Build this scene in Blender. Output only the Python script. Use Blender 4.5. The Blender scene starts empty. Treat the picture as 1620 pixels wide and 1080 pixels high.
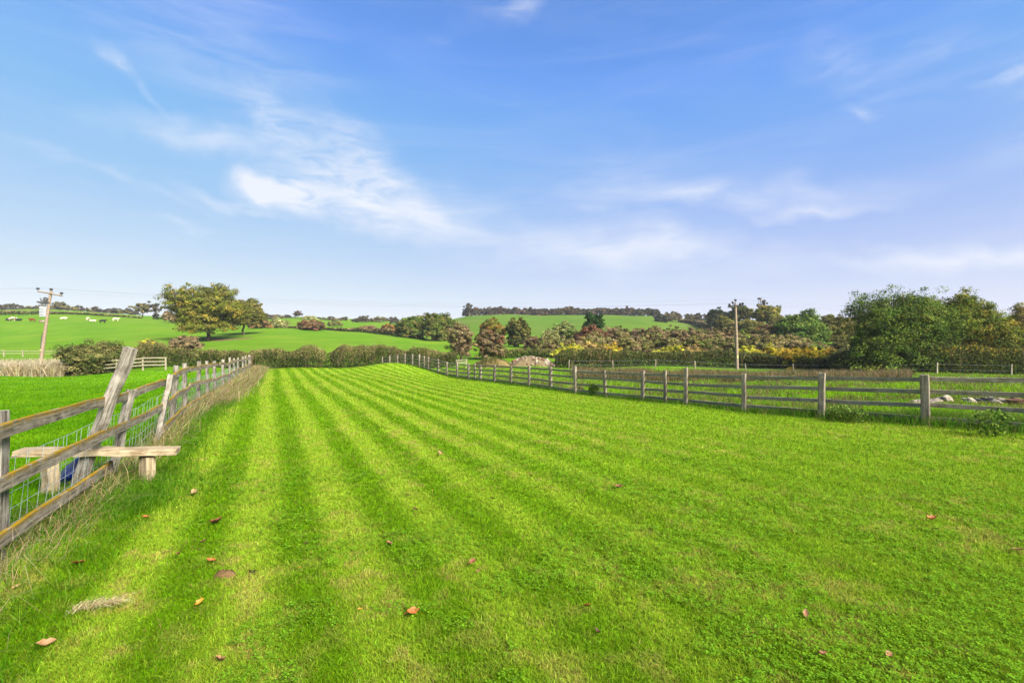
import bpy, math, random
import numpy as np
from mathutils import Vector, Matrix

R = math.radians
scn = bpy.context.scene
COL = scn.collection
F, CX, CY, CAMZ = 760.0, 810.0, 540.0, 1.8      # focal length in photo pixels, image centre, eye height

# ------------------------------------------------------------------ camera
cd = bpy.data.cameras.new('camera')
cd.sensor_width = 36.0
cd.lens = 36.0 * F / 1620.0
cd.clip_start, cd.clip_end = 0.05, 9000
cam = bpy.data.objects.new('camera', cd)
COL.objects.link(cam)
cam.location = (0, 0, CAMZ)
cam.rotation_euler = (R(90), 0, 0)
scn.camera = cam

# ------------------------------------------------------------------ light, exposure
SUN_EL, SUN_AZ = 38.0, 136.0                     # azimuth clockwise from the view direction
scn.view_settings.view_transform = 'Standard'
scn.view_settings.look = 'None'
scn.view_settings.gamma = 1.0
scn.view_settings.exposure = 2.45
sd = bpy.data.lights.new('sun', 'SUN')
sd.energy = 3.2
sd.angle = R(32)
sd.color = (1.0, 0.95, 0.86)
sun = bpy.data.objects.new('sun', sd)
COL.objects.link(sun)
dv = Vector((math.sin(R(SUN_AZ)) * math.cos(R(SUN_EL)), math.cos(R(SUN_AZ)) * math.cos(R(SUN_EL)), math.sin(R(SUN_EL))))
sun.rotation_euler = dv.to_track_quat('Z', 'Y').to_euler()
scn.cycles.max_bounces = 7
scn.cycles.diffuse_bounces = 5
scn.cycles.glossy_bounces = 2
scn.cycles.transmission_bounces = 5
scn.cycles.transparent_max_bounces = 6
scn.cycles.use_denoising = True
scn.cycles.denoiser = 'OPENIMAGEDENOISE'
scn.cycles.denoising_input_passes = 'RGB_ALBEDO_NORMAL'
scn.cycles.denoising_prefilter = 'ACCURATE'

# ------------------------------------------------------------------ sky
world = bpy.data.worlds.new('World')
scn.world = world
world.use_nodes = True
wt = world.node_tree
wt.nodes.clear()


class NT:
    """small helper to write node trees as expressions"""
    def __init__(s, tree): s.t = tree
    def n(s, kind, **kw):
        nd = s.t.nodes.new(kind)
        for k, v in kw.items():
            if hasattr(nd, k): setattr(nd, k, v)
        return nd
    def put(s, sock, v):
        if isinstance(v, bpy.types.NodeSocket): s.t.links.new(v, sock)
        elif v is not None: sock.default_value = v
    def m(s, op, a, b=None, c=None, clamp=False):
        nd = s.n('ShaderNodeMath', operation=op, use_clamp=clamp)
        s.put(nd.inputs[0], a); s.put(nd.inputs[1], b)
        if c is not None: s.put(nd.inputs[2], c)
        return nd.outputs[0]
    def mix(s, f, a, b, mode='MIX'):
        nd = s.n('ShaderNodeMix', data_type='RGBA', blend_type=mode)
        s.put(nd.inputs[0], f); s.put(nd.inputs[6], a); s.put(nd.inputs[7], b)
        return nd.outputs[2]
    def noise(s, vec, scale, detail=4, rough=0.55, dist=0.0):
        nd = s.n('ShaderNodeTexNoise')
        if vec is not None: s.put(nd.inputs['Vector'], vec)
        nd.inputs['Scale'].default_value = scale
        nd.inputs['Detail'].default_value = detail
        nd.inputs['Roughness'].default_value = rough
        nd.inputs['Distortion'].default_value = dist
        return nd.outputs['Fac']
    def ramp(s, f, a, b):
        nd = s.n('ShaderNodeMapRange', interpolation_type='SMOOTHSTEP')
        s.put(nd.inputs[0], f); nd.inputs[1].default_value = a; nd.inputs[2].default_value = b
        return nd.outputs[0]
    def xyz(s, v):
        nd = s.n('ShaderNodeSeparateXYZ'); s.put(nd.inputs[0], v)
        return nd.outputs
    def vec(s, x, y, z=0.0):
        nd = s.n('ShaderNodeCombineXYZ')
        for i, v in enumerate((x, y, z)): s.put(nd.inputs[i], v)
        return nd.outputs[0]
    def map(s, v, loc=(0, 0, 0), rot=(0, 0, 0), sc=(1, 1, 1), kind='POINT'):
        nd = s.n('ShaderNodeMapping', vector_type=kind)
        s.put(nd.inputs[0], v)
        nd.inputs['Location'].default_value = loc
        nd.inputs['Rotation'].default_value = rot
        nd.inputs['Scale'].default_value = sc
        return nd.outputs[0]


W = NT(wt)
tc = W.n('ShaderNodeTexCoord')
sky = W.n('ShaderNodeTexSky', sky_type='NISHITA', sun_disc=False)
sky.sun_elevation = R(SUN_EL)
sky.sun_rotation = R(SUN_AZ)
sky.altitude = 100
sky.air_density = 1.0
sky.dust_density = 0.6
sky.ozone_density = 2.2
gx, gy, gz = W.xyz(tc.outputs['Generated'])
AZ = W.m('MULTIPLY', W.m('ARCTAN2', gx, gy), 57.2958)           # degrees right of the view direction
EL = W.m('MULTIPLY', W.m('ARCSINE', gz), 57.2958)               # degrees above the horizon
dirv = W.vec(AZ, EL, 0)
skyc = W.mix(1.0, sky.outputs[0], (0.55, 0.76, 1.06, 1), 'MULTIPLY')
att = W.m('MULTIPLY_ADD', W.ramp(EL, 6.0, 27.0), 0.42, 0.58)
skyc = W.mix(1.0, skyc, W.vec(att, W.m('POWER', att, 1.15), W.m('POWER', att, 0.8)), 'MULTIPLY')
skyc = W.mix(1.0, skyc, (9, 9, 3.3, 1), 'DARKEN')
SKY_WHITE = (3.3, 3.42, 3.7, 1)                                   # radiance of thin high cloud
# pale haze that thickens towards the horizon
hz = W.m('POWER', W.m('SUBTRACT', 1.0, W.m('MULTIPLY', EL, 1 / 31.0), clamp=True), 2.35)
hz = W.m('MULTIPLY', hz, 0.93)


def azel(px, py):
    a = math.atan((px - CX) / F)
    return math.degrees(a), math.degrees(math.atan((CY - py) / F * math.cos(a)))


fib = W.noise(W.map(dirv, rot=(0, 0, R(20)), sc=(0.045, 0.30, 1)), 1.0, 7, 0.62, 0.9)
fib2 = W.noise(W.map(dirv, rot=(0, 0, R(-8)), sc=(0.06, 0.22, 1), loc=(7, 3, 0)), 1.0, 6, 0.6, 1.2)
fine = W.noise(W.map(dirv, rot=(0, 0, R(28)), sc=(0.22, 0.75, 1), loc=(3, 9, 0)), 1.0, 6, 0.65, 0.6)
warp = W.n('ShaderNodeTexNoise')
W.put(warp.inputs['Vector'], dirv)
warp.inputs['Scale'].default_value = 0.16
warp.inputs['Detail'].default_value = 5
wofs = W.n('ShaderNodeVectorMath', operation='MULTIPLY_ADD')
W.put(wofs.inputs[0], warp.outputs['Color'])
wofs.inputs[1].default_value = (5, 5, 0)
wofs.inputs[2].default_value = (-2.5, -2.5, 0)
wadd = W.n('ShaderNodeVectorMath', operation='ADD')
W.put(wadd.inputs[0], dirv); W.put(wadd.inputs[1], wofs.outputs[0])
dirw = wadd.outputs[0]


def blob(px, py, lx, ly, rot, amp, tex, lo=0.3, hi=0.75):
    """one wisp: soft ellipse (half sizes in photo px, rotation clockwise in the picture) broken up by a fibre noise"""
    a, e = azel(px, py)
    k = math.degrees(1 / F) * math.cos(R(a)) ** 1.2
    v = W.map(dirw, loc=(a, e, 0), rot=(0, 0, R(-rot)), sc=(lx * k, ly * k, 1), kind='TEXTURE')
    g = W.n('ShaderNodeTexGradient', gradient_type='SPHERICAL')
    W.put(g.inputs[0], v)
    f = W.m('POWER', g.outputs[1], 1.3)
    return W.m('MULTIPLY', W.m('MULTIPLY', f, amp * 0.66), W.ramp(tex, lo, hi))


wisps = [
    blob(440, 305, 95, 42, 12, 2.0, fine, 0.1, 0.62),
    blob(405, 292, 46, 30, 35, 1.8, fine, 0.05, 0.5),
    blob(560, 310, 190, 62, 14, 1.5, fine, 0.15, 0.7),
    blob(700, 345, 230, 70, 16, 1.0, fib, 0.2, 0.75),
    blob(590, 255, 150, 48, 30, 1.15, fine, 0.2, 0.75),
    blob(330, 208, 190, 34, -4, 1.2, fib2, 0.15, 0.7),
    blob(455, 195, 110, 42, 40, 1.0, fine, 0.2, 0.8),
    blob(380, 100, 260, 130, 20, 0.55, fib, 0.2, 0.85),
    blob(188, 95, 26, 16, 30, 0.55, fine, 0.2, 0.7),
    blob(225, 135, 95, 12, 42, 0.32, fine, 0.2, 0.7),
    blob(180, 278, 200, 14, 12, 0.6, fib2, 0.2, 0.7),
    blob(350, 315, 95, 15, 12, 0.9, fine, 0.2, 0.7),
    blob(290, 352, 80, 9, 0, 0.5, fine, 0.2, 0.7),
    blob(1130, 308, 330, 30, 5, 1.2, fib2, 0.15, 0.75),
    blob(1290, 328, 140, 15, 4, 0.8, fib2, 0.1, 0.6),
    blob(960, 300, 250, 70, 0, 0.45, fib, 0.2, 0.75),
    blob(1010, 400, 320, 60, 6, 1.35, fib2, 0.15, 0.75),
    blob(1050, 375, 80, 40, 40, 0.6, fine, 0.2, 0.75),
    blob(1530, 402, 240, 26, 2, 1.4, fib2, 0.1, 0.65),
    blob(1400, 390, 60, 16, 20, 0.6, fine, 0.2, 0.7),
    blob(1330, 110, 110, 60, 35, 0.42, fine, 0.2, 0.75),
    blob(1480, 90, 110, 34, -8, 0.35, fine, 0.2, 0.75),
    blob(1600, 122, 80, 14, -8, 0.6, fine, 0.2, 0.7),
    blob(1360, 180, 50, 14, 20, 0.45, fine, 0.2, 0.7),
    blob(830, 12, 190, 22, -12, 0.75, fib, 0.2, 0.7),
    blob(1640, 200, 90, 160, 0, 0.4, fib, 0.2, 0.8),
]
tot = wisps[0]
for w_ in wisps[1:]:
    tot = W.m('ADD', tot, w_)
veil = W.m('MULTIPLY', W.ramp(fib, 0.35, 0.8), 0.10)
tot = W.m('MINIMUM', W.m('ADD', tot, veil), 0.9)
skymix = W.mix(tot, W.mix(hz, skyc, (3.12, 3.04, 3.42, 1)), SKY_WHITE)
bg = W.n('ShaderNodeBackground')
W.put(bg.inputs[0], skymix)
bg.inputs[1].default_value = 0.05
wo = W.n('ShaderNodeOutputWorld')
wt.links.new(bg.outputs[0], wo.inputs[0])

# ------------------------------------------------------------------ helpers
ALB = 0.46                                        # photo colour (linear) -> surface albedo


def lin1(c):
    c /= 255.0
    return c / 12.92 if c <= 0.04045 else ((c + 0.055) / 1.055) ** 2.4


def C(r, g, b, k=ALB):
    return np.array([lin1(r) * k, lin1(g) * k, lin1(b) * k])


def C4(r, g, b, k=ALB):
    return tuple(C(r, g, b, k)) + (1.0,)


def tag(o, label=None, cat=None, group=None, kind=None):
    if label: o['label'] = label
    if cat: o['category'] = cat
    if group: o['group'] = group
    if kind: o['kind'] = kind
    return o


def empty(name, loc, rz=0.0):
    o = bpy.data.objects.new(name, None)
    COL.objects.link(o)
    o.location = loc
    o.rotation_euler = (0, 0, rz)
    o.empty_display_size = 0.2
    return o


def mesh_np(name, V, quads=None, tris=None, col=None, mat=None, smooth=False):
    me = bpy.data.meshes.new(name)
    V = np.ascontiguousarray(V, dtype=np.float32)
    me.vertices.add(len(V))
    me.vertices.foreach_set('co', V.ravel())
    loops, starts, off = [], [], 0
    if quads is not None and len(quads):
        q = np.asarray(quads, dtype=np.int32); loops.append(q.ravel())
        starts.append(np.arange(len(q), dtype=np.int32) * 4); off = len(q) * 4
    if tris is not None and len(tris):
        t = np.asarray(tris, dtype=np.int32); loops.append(t.ravel())
        starts.append(off + np.arange(len(t), dtype=np.int32) * 3)
    L = np.concatenate(loops).astype(np.int32); S = np.concatenate(starts).astype(np.int32)
    me.loops.add(len(L)); me.loops.foreach_set('vertex_index', L)
    me.polygons.add(len(S)); me.polygons.foreach_set('loop_start', S)
    me.polygons.foreach_set('use_smooth', np.full(len(S), bool(smooth), dtype=bool))
    me.update(calc_edges=True)
    if col is not None:
        a = me.color_attributes.new('Col', 'FLOAT_COLOR', 'POINT')
        c4 = np.ones((len(V), 4), dtype=np.float32); c4[:, :3] = col
        a.data.foreach_set('color', c4.ravel())
    if mat: me.materials.append(mat)
    return me


def obj(name, me, parent=None, loc=None):
    o = bpy.data.objects.new(name, me)
    COL.objects.link(o)
    if parent: o.parent = parent
    if loc is not None: o.location = loc
    return o


def hash2(ix, iy, seed):
    h = (ix.astype(np.int64) * 374761393 + iy.astype(np.int64) * 668265263 + seed * 1442695041) & 0xFFFFFFFF
    h = ((h ^ (h >> 13)) * 1274126177) & 0xFFFFFFFF
    return ((h ^ (h >> 16)) & 0xFFFF) / 65535.0


def vnoise(x, y, seed=0):
    x = np.asarray(x, float); y = np.asarray(y, float)
    ix = np.floor(x); iy = np.floor(y); fx = x - ix; fy = y - iy
    fx = fx * fx * (3 - 2 * fx); fy = fy * fy * (3 - 2 * fy)
    a = hash2(ix, iy, seed); b = hash2(ix + 1, iy, seed); c = hash2(ix, iy + 1, seed); d = hash2(ix + 1, iy + 1, seed)
    return (a * (1 - fx) + b * fx) * (1 - fy) + (c * (1 - fx) + d * fx) * fy


def fbm(x, y, seed=0, octv=4):
    s, a, t = 0, 1.0, 0
    for i in range(octv):
        s = s + a * vnoise(x * 2 ** i, y * 2 ** i, seed + i * 17); t += a; a *= 0.55
    return s / t


# ------------------------------------------------------------------ terrain height
CTRL = []


def pz(x, y, z): CTRL.append((x, y, z))


def pp(px, py, Y): CTRL.append(((px - CX) / F * Y, Y, CAMZ - (py - CY) / F * Y))


for a in range(0, 360, 30):
    pz(3 * math.sin(R(a)), 3 * math.cos(R(a)), 0.0)
for a in (110, 140, 180, 220, 250):
    pz(12 * math.sin(R(a)), 12 * math.cos(R(a)), 0.1)
    pz(90 * math.sin(R(a)), 90 * math.cos(R(a)), 0.5)
    pz(700 * math.sin(R(a)), 700 * math.cos(R(a)), 4)
LEFT_FENCE = [(-0.3, -4.4), (-2.2, -0.3), (-3.1, 1.7), (-4.1, 3.9), (-5.15, 6.15), (-6.13, 8.4), (-6.9, 9.9), (-7.6, 11.3),
              (-8.25, 12.8), (-8.95, 14.3), (-9.75, 16.0), (-10.6, 17.8), (-11.5, 19.7), (-12.4, 21.6), (-13.35, 23.6),
              (-14.3, 25.7), (-15.35, 27.9), (-16.4, 30.1), (-17.5, 32.3), (-18.7, 34.5), (-19.9, 36.6)]
LF_Z = [0, 0, 0, 0.02, 0.0, 0.02, 0.07, 0.1, 0.06, 0.02, -0.03, -0.08, -0.1, -0.14, -0.18, -0.2, -0.22, -0.25, -0.3, -0.4, -0.6]
for (x, y), z in zip(LEFT_FENCE, LF_Z): pz(x, y, z)
RIGHT_FENCE = [(14.8, 4.2), (13.3, 5.9), (11.9, 7.5), (10.5, 9.1), (9.14, 10.62), (7.84, 12.2), (6.81, 14.1), (5.86, 16.2), (4.98, 18.3),
               (3.96, 20.3), (2.9, 22.0), (1.93, 24.1), (0.92, 26.1), (-0.07, 28.2), (-1.12, 30.4), (-2.13, 32.5), (-3.1, 34.2),
               (-4.1, 36.0), (-5.1, 37.8), (-6.1, 39.6), (-7.2, 41.3), (-8.3, 43.0), (-9.25, 44.6), (-10.25, 46.0), (-11.3, 47.3), (-12.4, 48.6), (-13.5, 50)]
RF_Z = [0.12, .1, .06, .02, -.04, -.14, -.24, -.33, -.44, -.55, -.58, -.6, -.66, -.72, -.78, -.85, -.9, -.95, -.9, -.8, -.68, -.58, -.52, -.5, -.55, -.7, -.9]
for (x, y), z in zip(RIGHT_FENCE, RF_Z): pz(x, y, z)
for p in [(-8, 27, -.3), (-13, 34, -.38), (-15, 40, -.42), (-11, 40, -.42), (-19, 40, -.45), (-23, 41, -.7), (-2, 14, -.12), (1, 9, -.04), (-4, 20, -.28)]:
    pz(*p)
for px in (400, 520, 640): pp(px, 592, 50); pp(px, 583, 60)
for p in [(450, 556, 75), (450, 540, 105), (430, 524, 150), (600, 561, 80), (600, 544, 120), (600, 533, 150), (700, 560, 85), (700, 546, 130),
          (757, 571, 68), (757, 557, 90), (757, 546, 120), (800, 578, 60), (860, 579, 60),
          (0, 597, 45), (120, 594, 47), (230, 589, 46), (330, 585, 50), (63, 582, 61), (0, 565, 92), (110, 566, 92), (0, 548, 118), (0, 525, 150), (0, 508, 180), (0, 498, 228),
          (200, 552, 100), (200, 531, 130), (200, 508, 185), (215, 503.5, 215), (120, 497, 225), (60, 489, 330), (150, 494, 330), (270, 507, 230), (325, 538, 118), (390, 531, 130), (260, 548, 100),
          (400, 512, 230), (480, 508, 260), (560, 514, 260), (640, 517, 260), (480, 501, 420), (600, 506, 420), (700, 512, 330),
          (810, 541, 150), (810, 533, 190), (810, 519, 260), (740, 500, 390), (810, 497, 400), (890, 497, 410), (960, 498, 410), (1035, 500, 400), (690, 509, 400), (900, 530, 200), (900, 518, 260), (1000, 517, 260), (890, 505, 350),
          (1110, 510, 330), (1090, 524, 260), (1170, 507, 350), (890, 503, 520), (1035, 505, 520), (740, 505, 520),
          (900, 583, 60), (1165, 585, 63), (1350, 588, 58), (1500, 590, 50), (1620, 592, 50), (1000, 562, 85), (1000, 549, 110), (1200, 565, 85), (1250, 545, 110), (1250, 531, 160), (1300, 518, 250), (1500, 545, 110), (1500, 520, 200), (1700, 520, 220), (1900, 540, 110), (1900, 590, 50), (1450, 500, 420), (1700, 500, 420),
          (-300, 600, 45), (-300, 560, 95), (-300, 505, 180), (-300, 492, 330)]:
    pp(*p)
for p in [(12.2, 14, .02), (16, 16, 0), (14, 22, -.4), (8, 24, -.8), (4, 34, -1.1), (-3, 44, -1.1), (20, 34, -1.05), (30, 32, -.8), (45, 35, -.8), (22, 10, .1), (-12, 13, -.3), (-20, 22, -.8), (-30, 30, -1.2), (-9, 6, -.1), (-20, 8, -.2), (-28, 38, -1.3)]:
    pz(*p)
for px in (-900, -200, 0, 300, 600, 900, 1200, 1600, 2300):
    pp(px, 512, 800); pp(px, 528, 2500)
CTRL = np.array(CTRL)


def wcoord(x, y):
    r = np.sqrt(x * x + y * y)
    a = np.arctan2(x, y)
    v = np.log(r + 4.0) * 1.15
    rr = v - math.log(4) * 1.15
    return np.stack([rr * np.sin(a), rr * np.cos(a)], -1)


_cp = wcoord(CTRL[:, 0], CTRL[:, 1])
_d = np.sqrt(((_cp[:, None] - _cp[None]) ** 2).sum(-1) + 0.02)
_n = len(_cp)
_A = np.zeros((_n + 1, _n + 1)); _A[:_n, :_n] = _d - np.eye(_n) * 0.004; _A[:_n, _n] = 1; _A[_n, :_n] = 1
_w = np.linalg.solve(_A, np.append(CTRL[:, 2] / (1 + 0.006 * np.hypot(CTRL[:, 0], CTRL[:, 1])), 0))


def H(x, y):
    x = np.atleast_1d(np.asarray(x, float)); y = np.atleast_1d(np.asarray(y, float))
    out = np.zeros(x.shape)
    xf, yf, of = x.ravel(), y.ravel(), out.ravel()
    for i in range(0, len(xf), 20000):
        c = wcoord(xf[i:i + 20000], yf[i:i + 20000])
        d = np.sqrt(((c[:, None] - _cp[None]) ** 2).sum(-1) + 0.02)
        of[i:i + 20000] = (d @ _w[:_n] + _w[_n]) * (1 + 0.006 * np.hypot(xf[i:i + 20000], yf[i:i + 20000]))
    out = of.reshape(x.shape)
    r = np.hypot(x, y)
    return out + (vnoise(x / 1.3, y / 1.3, 5) - 0.5) * 0.03 + (vnoise(x / 9, y / 9, 6) - 0.5) * np.clip(r / 60 - .5, 0, 1) * 0.5


def H1(x, y): return float(H(x, y)[0])


def at(px, Y): return (px - CX) / F * Y            # world x of a photo column at depth Y


def zat(py, Y): return CAMZ - (py - CY) / F * Y


def path_x(path, y):
    p = sorted([(b, a) for a, b in path])
    ys = np.array([q[0] for q in p]); xs = np.array([q[1] for q in p])
    y = np.asarray(y, float)
    v = np.interp(y, ys, xs)
    s0 = (xs[1] - xs[0]) / (ys[1] - ys[0]); s1 = (xs[-1] - xs[-2]) / (ys[-1] - ys[-2])
    v = np.where(y < ys[0], xs[0] + (y - ys[0]) * s0, v)
    return np.where(y > ys[-1], xs[-1] + (y - ys[-1]) * s1, v)


def XL(y): return path_x(LEFT_FENCE, y)
def XR(y): return path_x(RIGHT_FENCE, y)


# ------------------------------------------------------------------ materials
def new_mat(name):
    m = bpy.data.materials.new(name)
    m.use_nodes = True
    m.node_tree.nodes.clear()
    return m, NT(m.node_tree)


def leaf_mat(name, translucency=0.35, rough=0.55, spec=0.25, var=0.25):
    m, N = new_mat(name)
    a = N.n('ShaderNodeAttribute', attribute_name='Col')
    geo = N.n('ShaderNodeNewGeometry')
    f = N.ramp(N.noise(geo.outputs['Position'], 3.0, 3), 0.25, 0.75)
    c = N.mix(N.m('MULTIPLY', f, var), a.outputs['Color'], (0.55, 0.55, 0.5, 1), 'MULTIPLY')
    p = N.n('ShaderNodeBsdfPrincipled')
    N.put(p.inputs['Base Color'], c)
    p.inputs['Roughness'].default_value = rough
    p.inputs['Specular IOR Level'].default_value = spec
    t = N.n('ShaderNodeBsdfTranslucent')
    N.put(t.inputs[0], c)
    mx = N.n('ShaderNodeMixShader')
    mx.inputs[0].default_value = translucency
    m.node_tree.links.new(p.outputs[0], mx.inputs[1]); m.node_tree.links.new(t.outputs[0], mx.inputs[2])
    o = N.n('ShaderNodeOutputMaterial')
    m.node_tree.links.new(mx.outputs[0], o.inputs[0])
    return m


M_GRASS = leaf_mat('grass_blades', 0.52, 0.6, 0.06, 0.0)
M_LEAF = leaf_mat('foliage', 0.32, 0.7, 0.05, 0.3)
M_STRAW = leaf_mat('dry_grass', 0.45, 0.7, 0.1, 0.2)
M_TWIG = leaf_mat('twigs', 0.0, 0.8, 0.1, 0.3)


def finish(m, N, colr, rough=0.8, bump=None, bstr=0.3, bdist=0.02, spec=0.3):
    p = N.n('ShaderNodeBsdfPrincipled')
    N.put(p.inputs['Base Color'], colr)
    N.put(p.inputs['Roughness'], rough)
    p.inputs['Specular IOR Level'].default_value = spec
    if bump is not None:
        b = N.n('ShaderNodeBump')
        b.inputs['Strength'].default_value = bstr
        b.inputs['Distance'].default_value = bdist
        N.put(b.inputs['Height'], bump)
        m.node_tree.links.new(b.outputs[0], p.inputs['Normal'])
    o = N.n('ShaderNodeOutputMaterial')
    m.node_tree.links.new(p.outputs[0], o.inputs[0])
    return m


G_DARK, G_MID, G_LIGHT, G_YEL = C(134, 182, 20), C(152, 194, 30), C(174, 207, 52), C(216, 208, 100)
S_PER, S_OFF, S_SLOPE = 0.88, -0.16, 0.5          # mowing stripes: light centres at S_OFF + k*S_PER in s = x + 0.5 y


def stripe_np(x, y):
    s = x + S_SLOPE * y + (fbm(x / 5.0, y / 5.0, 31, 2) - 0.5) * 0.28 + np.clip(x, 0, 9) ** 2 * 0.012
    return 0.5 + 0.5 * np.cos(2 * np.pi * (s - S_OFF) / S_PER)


def ground_mat(name, kind):
    m, N = new_mat(name)
    geo = N.n('ShaderNodeNewGeometry')
    P = geo.outputs['Position']
    n1 = N.noise(P, 0.9, 6, 0.6)
    n2 = N.noise(P, 14.0, 5, 0.65)
    n3 = N.noise(P, 0.07, 5, 0.6)
    v4 = lambda c, k=1.0: tuple(np.array(c) * k) + (1.0,)
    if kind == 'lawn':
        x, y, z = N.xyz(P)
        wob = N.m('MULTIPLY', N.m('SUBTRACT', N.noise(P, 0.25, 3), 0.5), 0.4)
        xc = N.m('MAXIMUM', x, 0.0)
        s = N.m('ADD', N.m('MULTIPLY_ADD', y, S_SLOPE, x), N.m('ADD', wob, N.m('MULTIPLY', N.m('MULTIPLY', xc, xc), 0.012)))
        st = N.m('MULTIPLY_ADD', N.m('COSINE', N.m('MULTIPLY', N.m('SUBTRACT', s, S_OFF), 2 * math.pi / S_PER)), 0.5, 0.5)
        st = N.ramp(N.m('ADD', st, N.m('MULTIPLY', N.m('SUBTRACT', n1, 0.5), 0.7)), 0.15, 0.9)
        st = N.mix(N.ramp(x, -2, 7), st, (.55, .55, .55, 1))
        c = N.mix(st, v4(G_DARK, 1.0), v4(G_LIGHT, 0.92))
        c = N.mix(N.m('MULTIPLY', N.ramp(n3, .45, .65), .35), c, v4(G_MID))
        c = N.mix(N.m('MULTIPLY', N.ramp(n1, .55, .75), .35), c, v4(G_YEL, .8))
    elif kind == 'meadow':
        c = N.mix(N.ramp(n1, .3, .7), v4(C(104, 164, 8)), v4(C(136, 190, 20)))
        c = N.mix(N.m('MULTIPLY', N.ramp(n3, .4, .65), .4), c, v4(C(146, 192, 30)))
    elif kind == 'paddock':
        n1 = N.noise(P, .8, 7, .7)
        c = N.mix(N.ramp(n1, .35, .65), v4(C(98, 150, 10)), v4(C(138, 186, 20)))
        c = N.mix(N.m('MULTIPLY', N.ramp(N.noise(P, 1.7, 4), .5, .66), .75), c, v4(C(120, 112, 66)))
    elif kind == 'pasture':
        c = N.mix(N.ramp(N.noise(P, 0.12, 6, .65), .3, .7), v4(C(112, 166, 28)), v4(C(138, 182, 44)))
        c = N.mix(N.m('MULTIPLY', N.ramp(n3, .42, .65), .5), c, v4(C(160, 182, 60)))
        c = N.mix(N.m('MULTIPLY', N.ramp(N.noise(N.map(P, sc=(.02, .25, .2)), 1.0, 4), .45, .7), .35), c, v4(C(98, 150, 26)))
        c = N.mix(N.m('MULTIPLY', N.ramp(N.noise(P, .55, 6, .7), .5, .72), .4), c, v4(C(88, 140, 24)))
    else:
        c = N.mix(N.ramp(N.noise(P, 0.05, 6, .65), .3, .7), v4(C(112, 156, 40)), v4(C(132, 170, 56)))
        c = N.mix(N.m('MULTIPLY', N.ramp(N.noise(P, .012, 4), .45, .6), .4), c, v4(C(150, 165, 80)))
    c = N.mix(N.m('MULTIPLY', N.ramp(n2, .3, .75), .35), c, (.55, .6, .4, 1), 'MULTIPLY')
    if kind in ('pasture', 'hill'):
        c = N.mix(1.0, c, (.76, .77, .66, 1) if kind == 'pasture' else (.62, .63, .5, 1), 'MULTIPLY')
    return finish(m, N, c, 0.95, n2, 0.6, 0.06, 0.03)


# ------------------------------------------------------------------ ground sheet in plain regions
fa = np.linspace(-62, 62, 280)
ba = np.linspace(62, 298, 60)[1:-1]
angs = np.radians(np.concatenate([fa, ba]))
rads = np.geomspace(0.6, 3200, 300)
AA, RR = np.meshgrid(angs, rads)
GX, GY = RR * np.sin(AA), RR * np.cos(AA)
GZ = H(GX, GY)
na, nr = len(angs), len(rads)
GV = np.stack([GX, GY, GZ], -1).reshape(-1, 3)
GV = np.vstack([GV, [[0, 0, 0]]])
ii, jj = np.meshgrid(np.arange(nr - 1), np.arange(na), indexing='ij')
j2 = (jj + 1) % na
Q = np.stack([ii * na + jj, ii * na + j2, (ii + 1) * na + j2, (ii + 1) * na + jj], -1).reshape(-1, 4)[:, ::-1]
cen = GV[Q].mean(1)
cx_, cy_ = cen[:, 0], cen[:, 1]
cr_ = np.hypot(cx_, cy_)
xl, xr = XL(cy_), XR(cy_)
lawn = (cy_ < 44.5) & (cx_ > xl + 0.1) & (cx_ < xr)
lawn |= (cr_ < 40) & (cy_ < -4) & (cx_ > xl)
mead = (~lawn) & (cx_ <= xl + 0.1) & (cy_ < 47 + (cx_ + 30) * 0.05) & (cr_ < 90) & (cx_ < 0)
padd = (~lawn) & (~mead) & (cx_ > xr) & (cy_ < 60) & (cr_ < 90)
rest = ~(lawn | mead | padd)
hill = rest & ((cr_ > 205) & (np.degrees(np.arctan2(cx_, cy_)) > -14))
past = rest & ~hill
GROUND = {}
for nm, mask, kd in (('lawn', lawn, 'lawn'), ('meadow', mead, 'meadow'), ('paddock', padd, 'paddock'), ('pasture', past, 'pasture'), ('hill', hill, 'hill')):
    q = Q[mask]
    u, inv = np.unique(q.ravel(), return_inverse=True)
    V = GV[u]
    inv = inv.reshape(-1, 4)
    tr = None
    if nm == 'lawn':
        V = np.vstack([V, [[0, 0, H1(0, 0)]]])
        lut = {int(k): i for i, k in enumerate(u)}
        tr = [[len(V) - 1, lut[(j + 1) % na], lut[j]] for j in range(na) if j in lut and (j + 1) % na in lut]
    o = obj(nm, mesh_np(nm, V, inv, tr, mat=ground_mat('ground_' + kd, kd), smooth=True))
    tag(o, kind='structure')

# ------------------------------------------------------------------ grass blades
RNG = np.random.default_rng(7)


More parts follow.
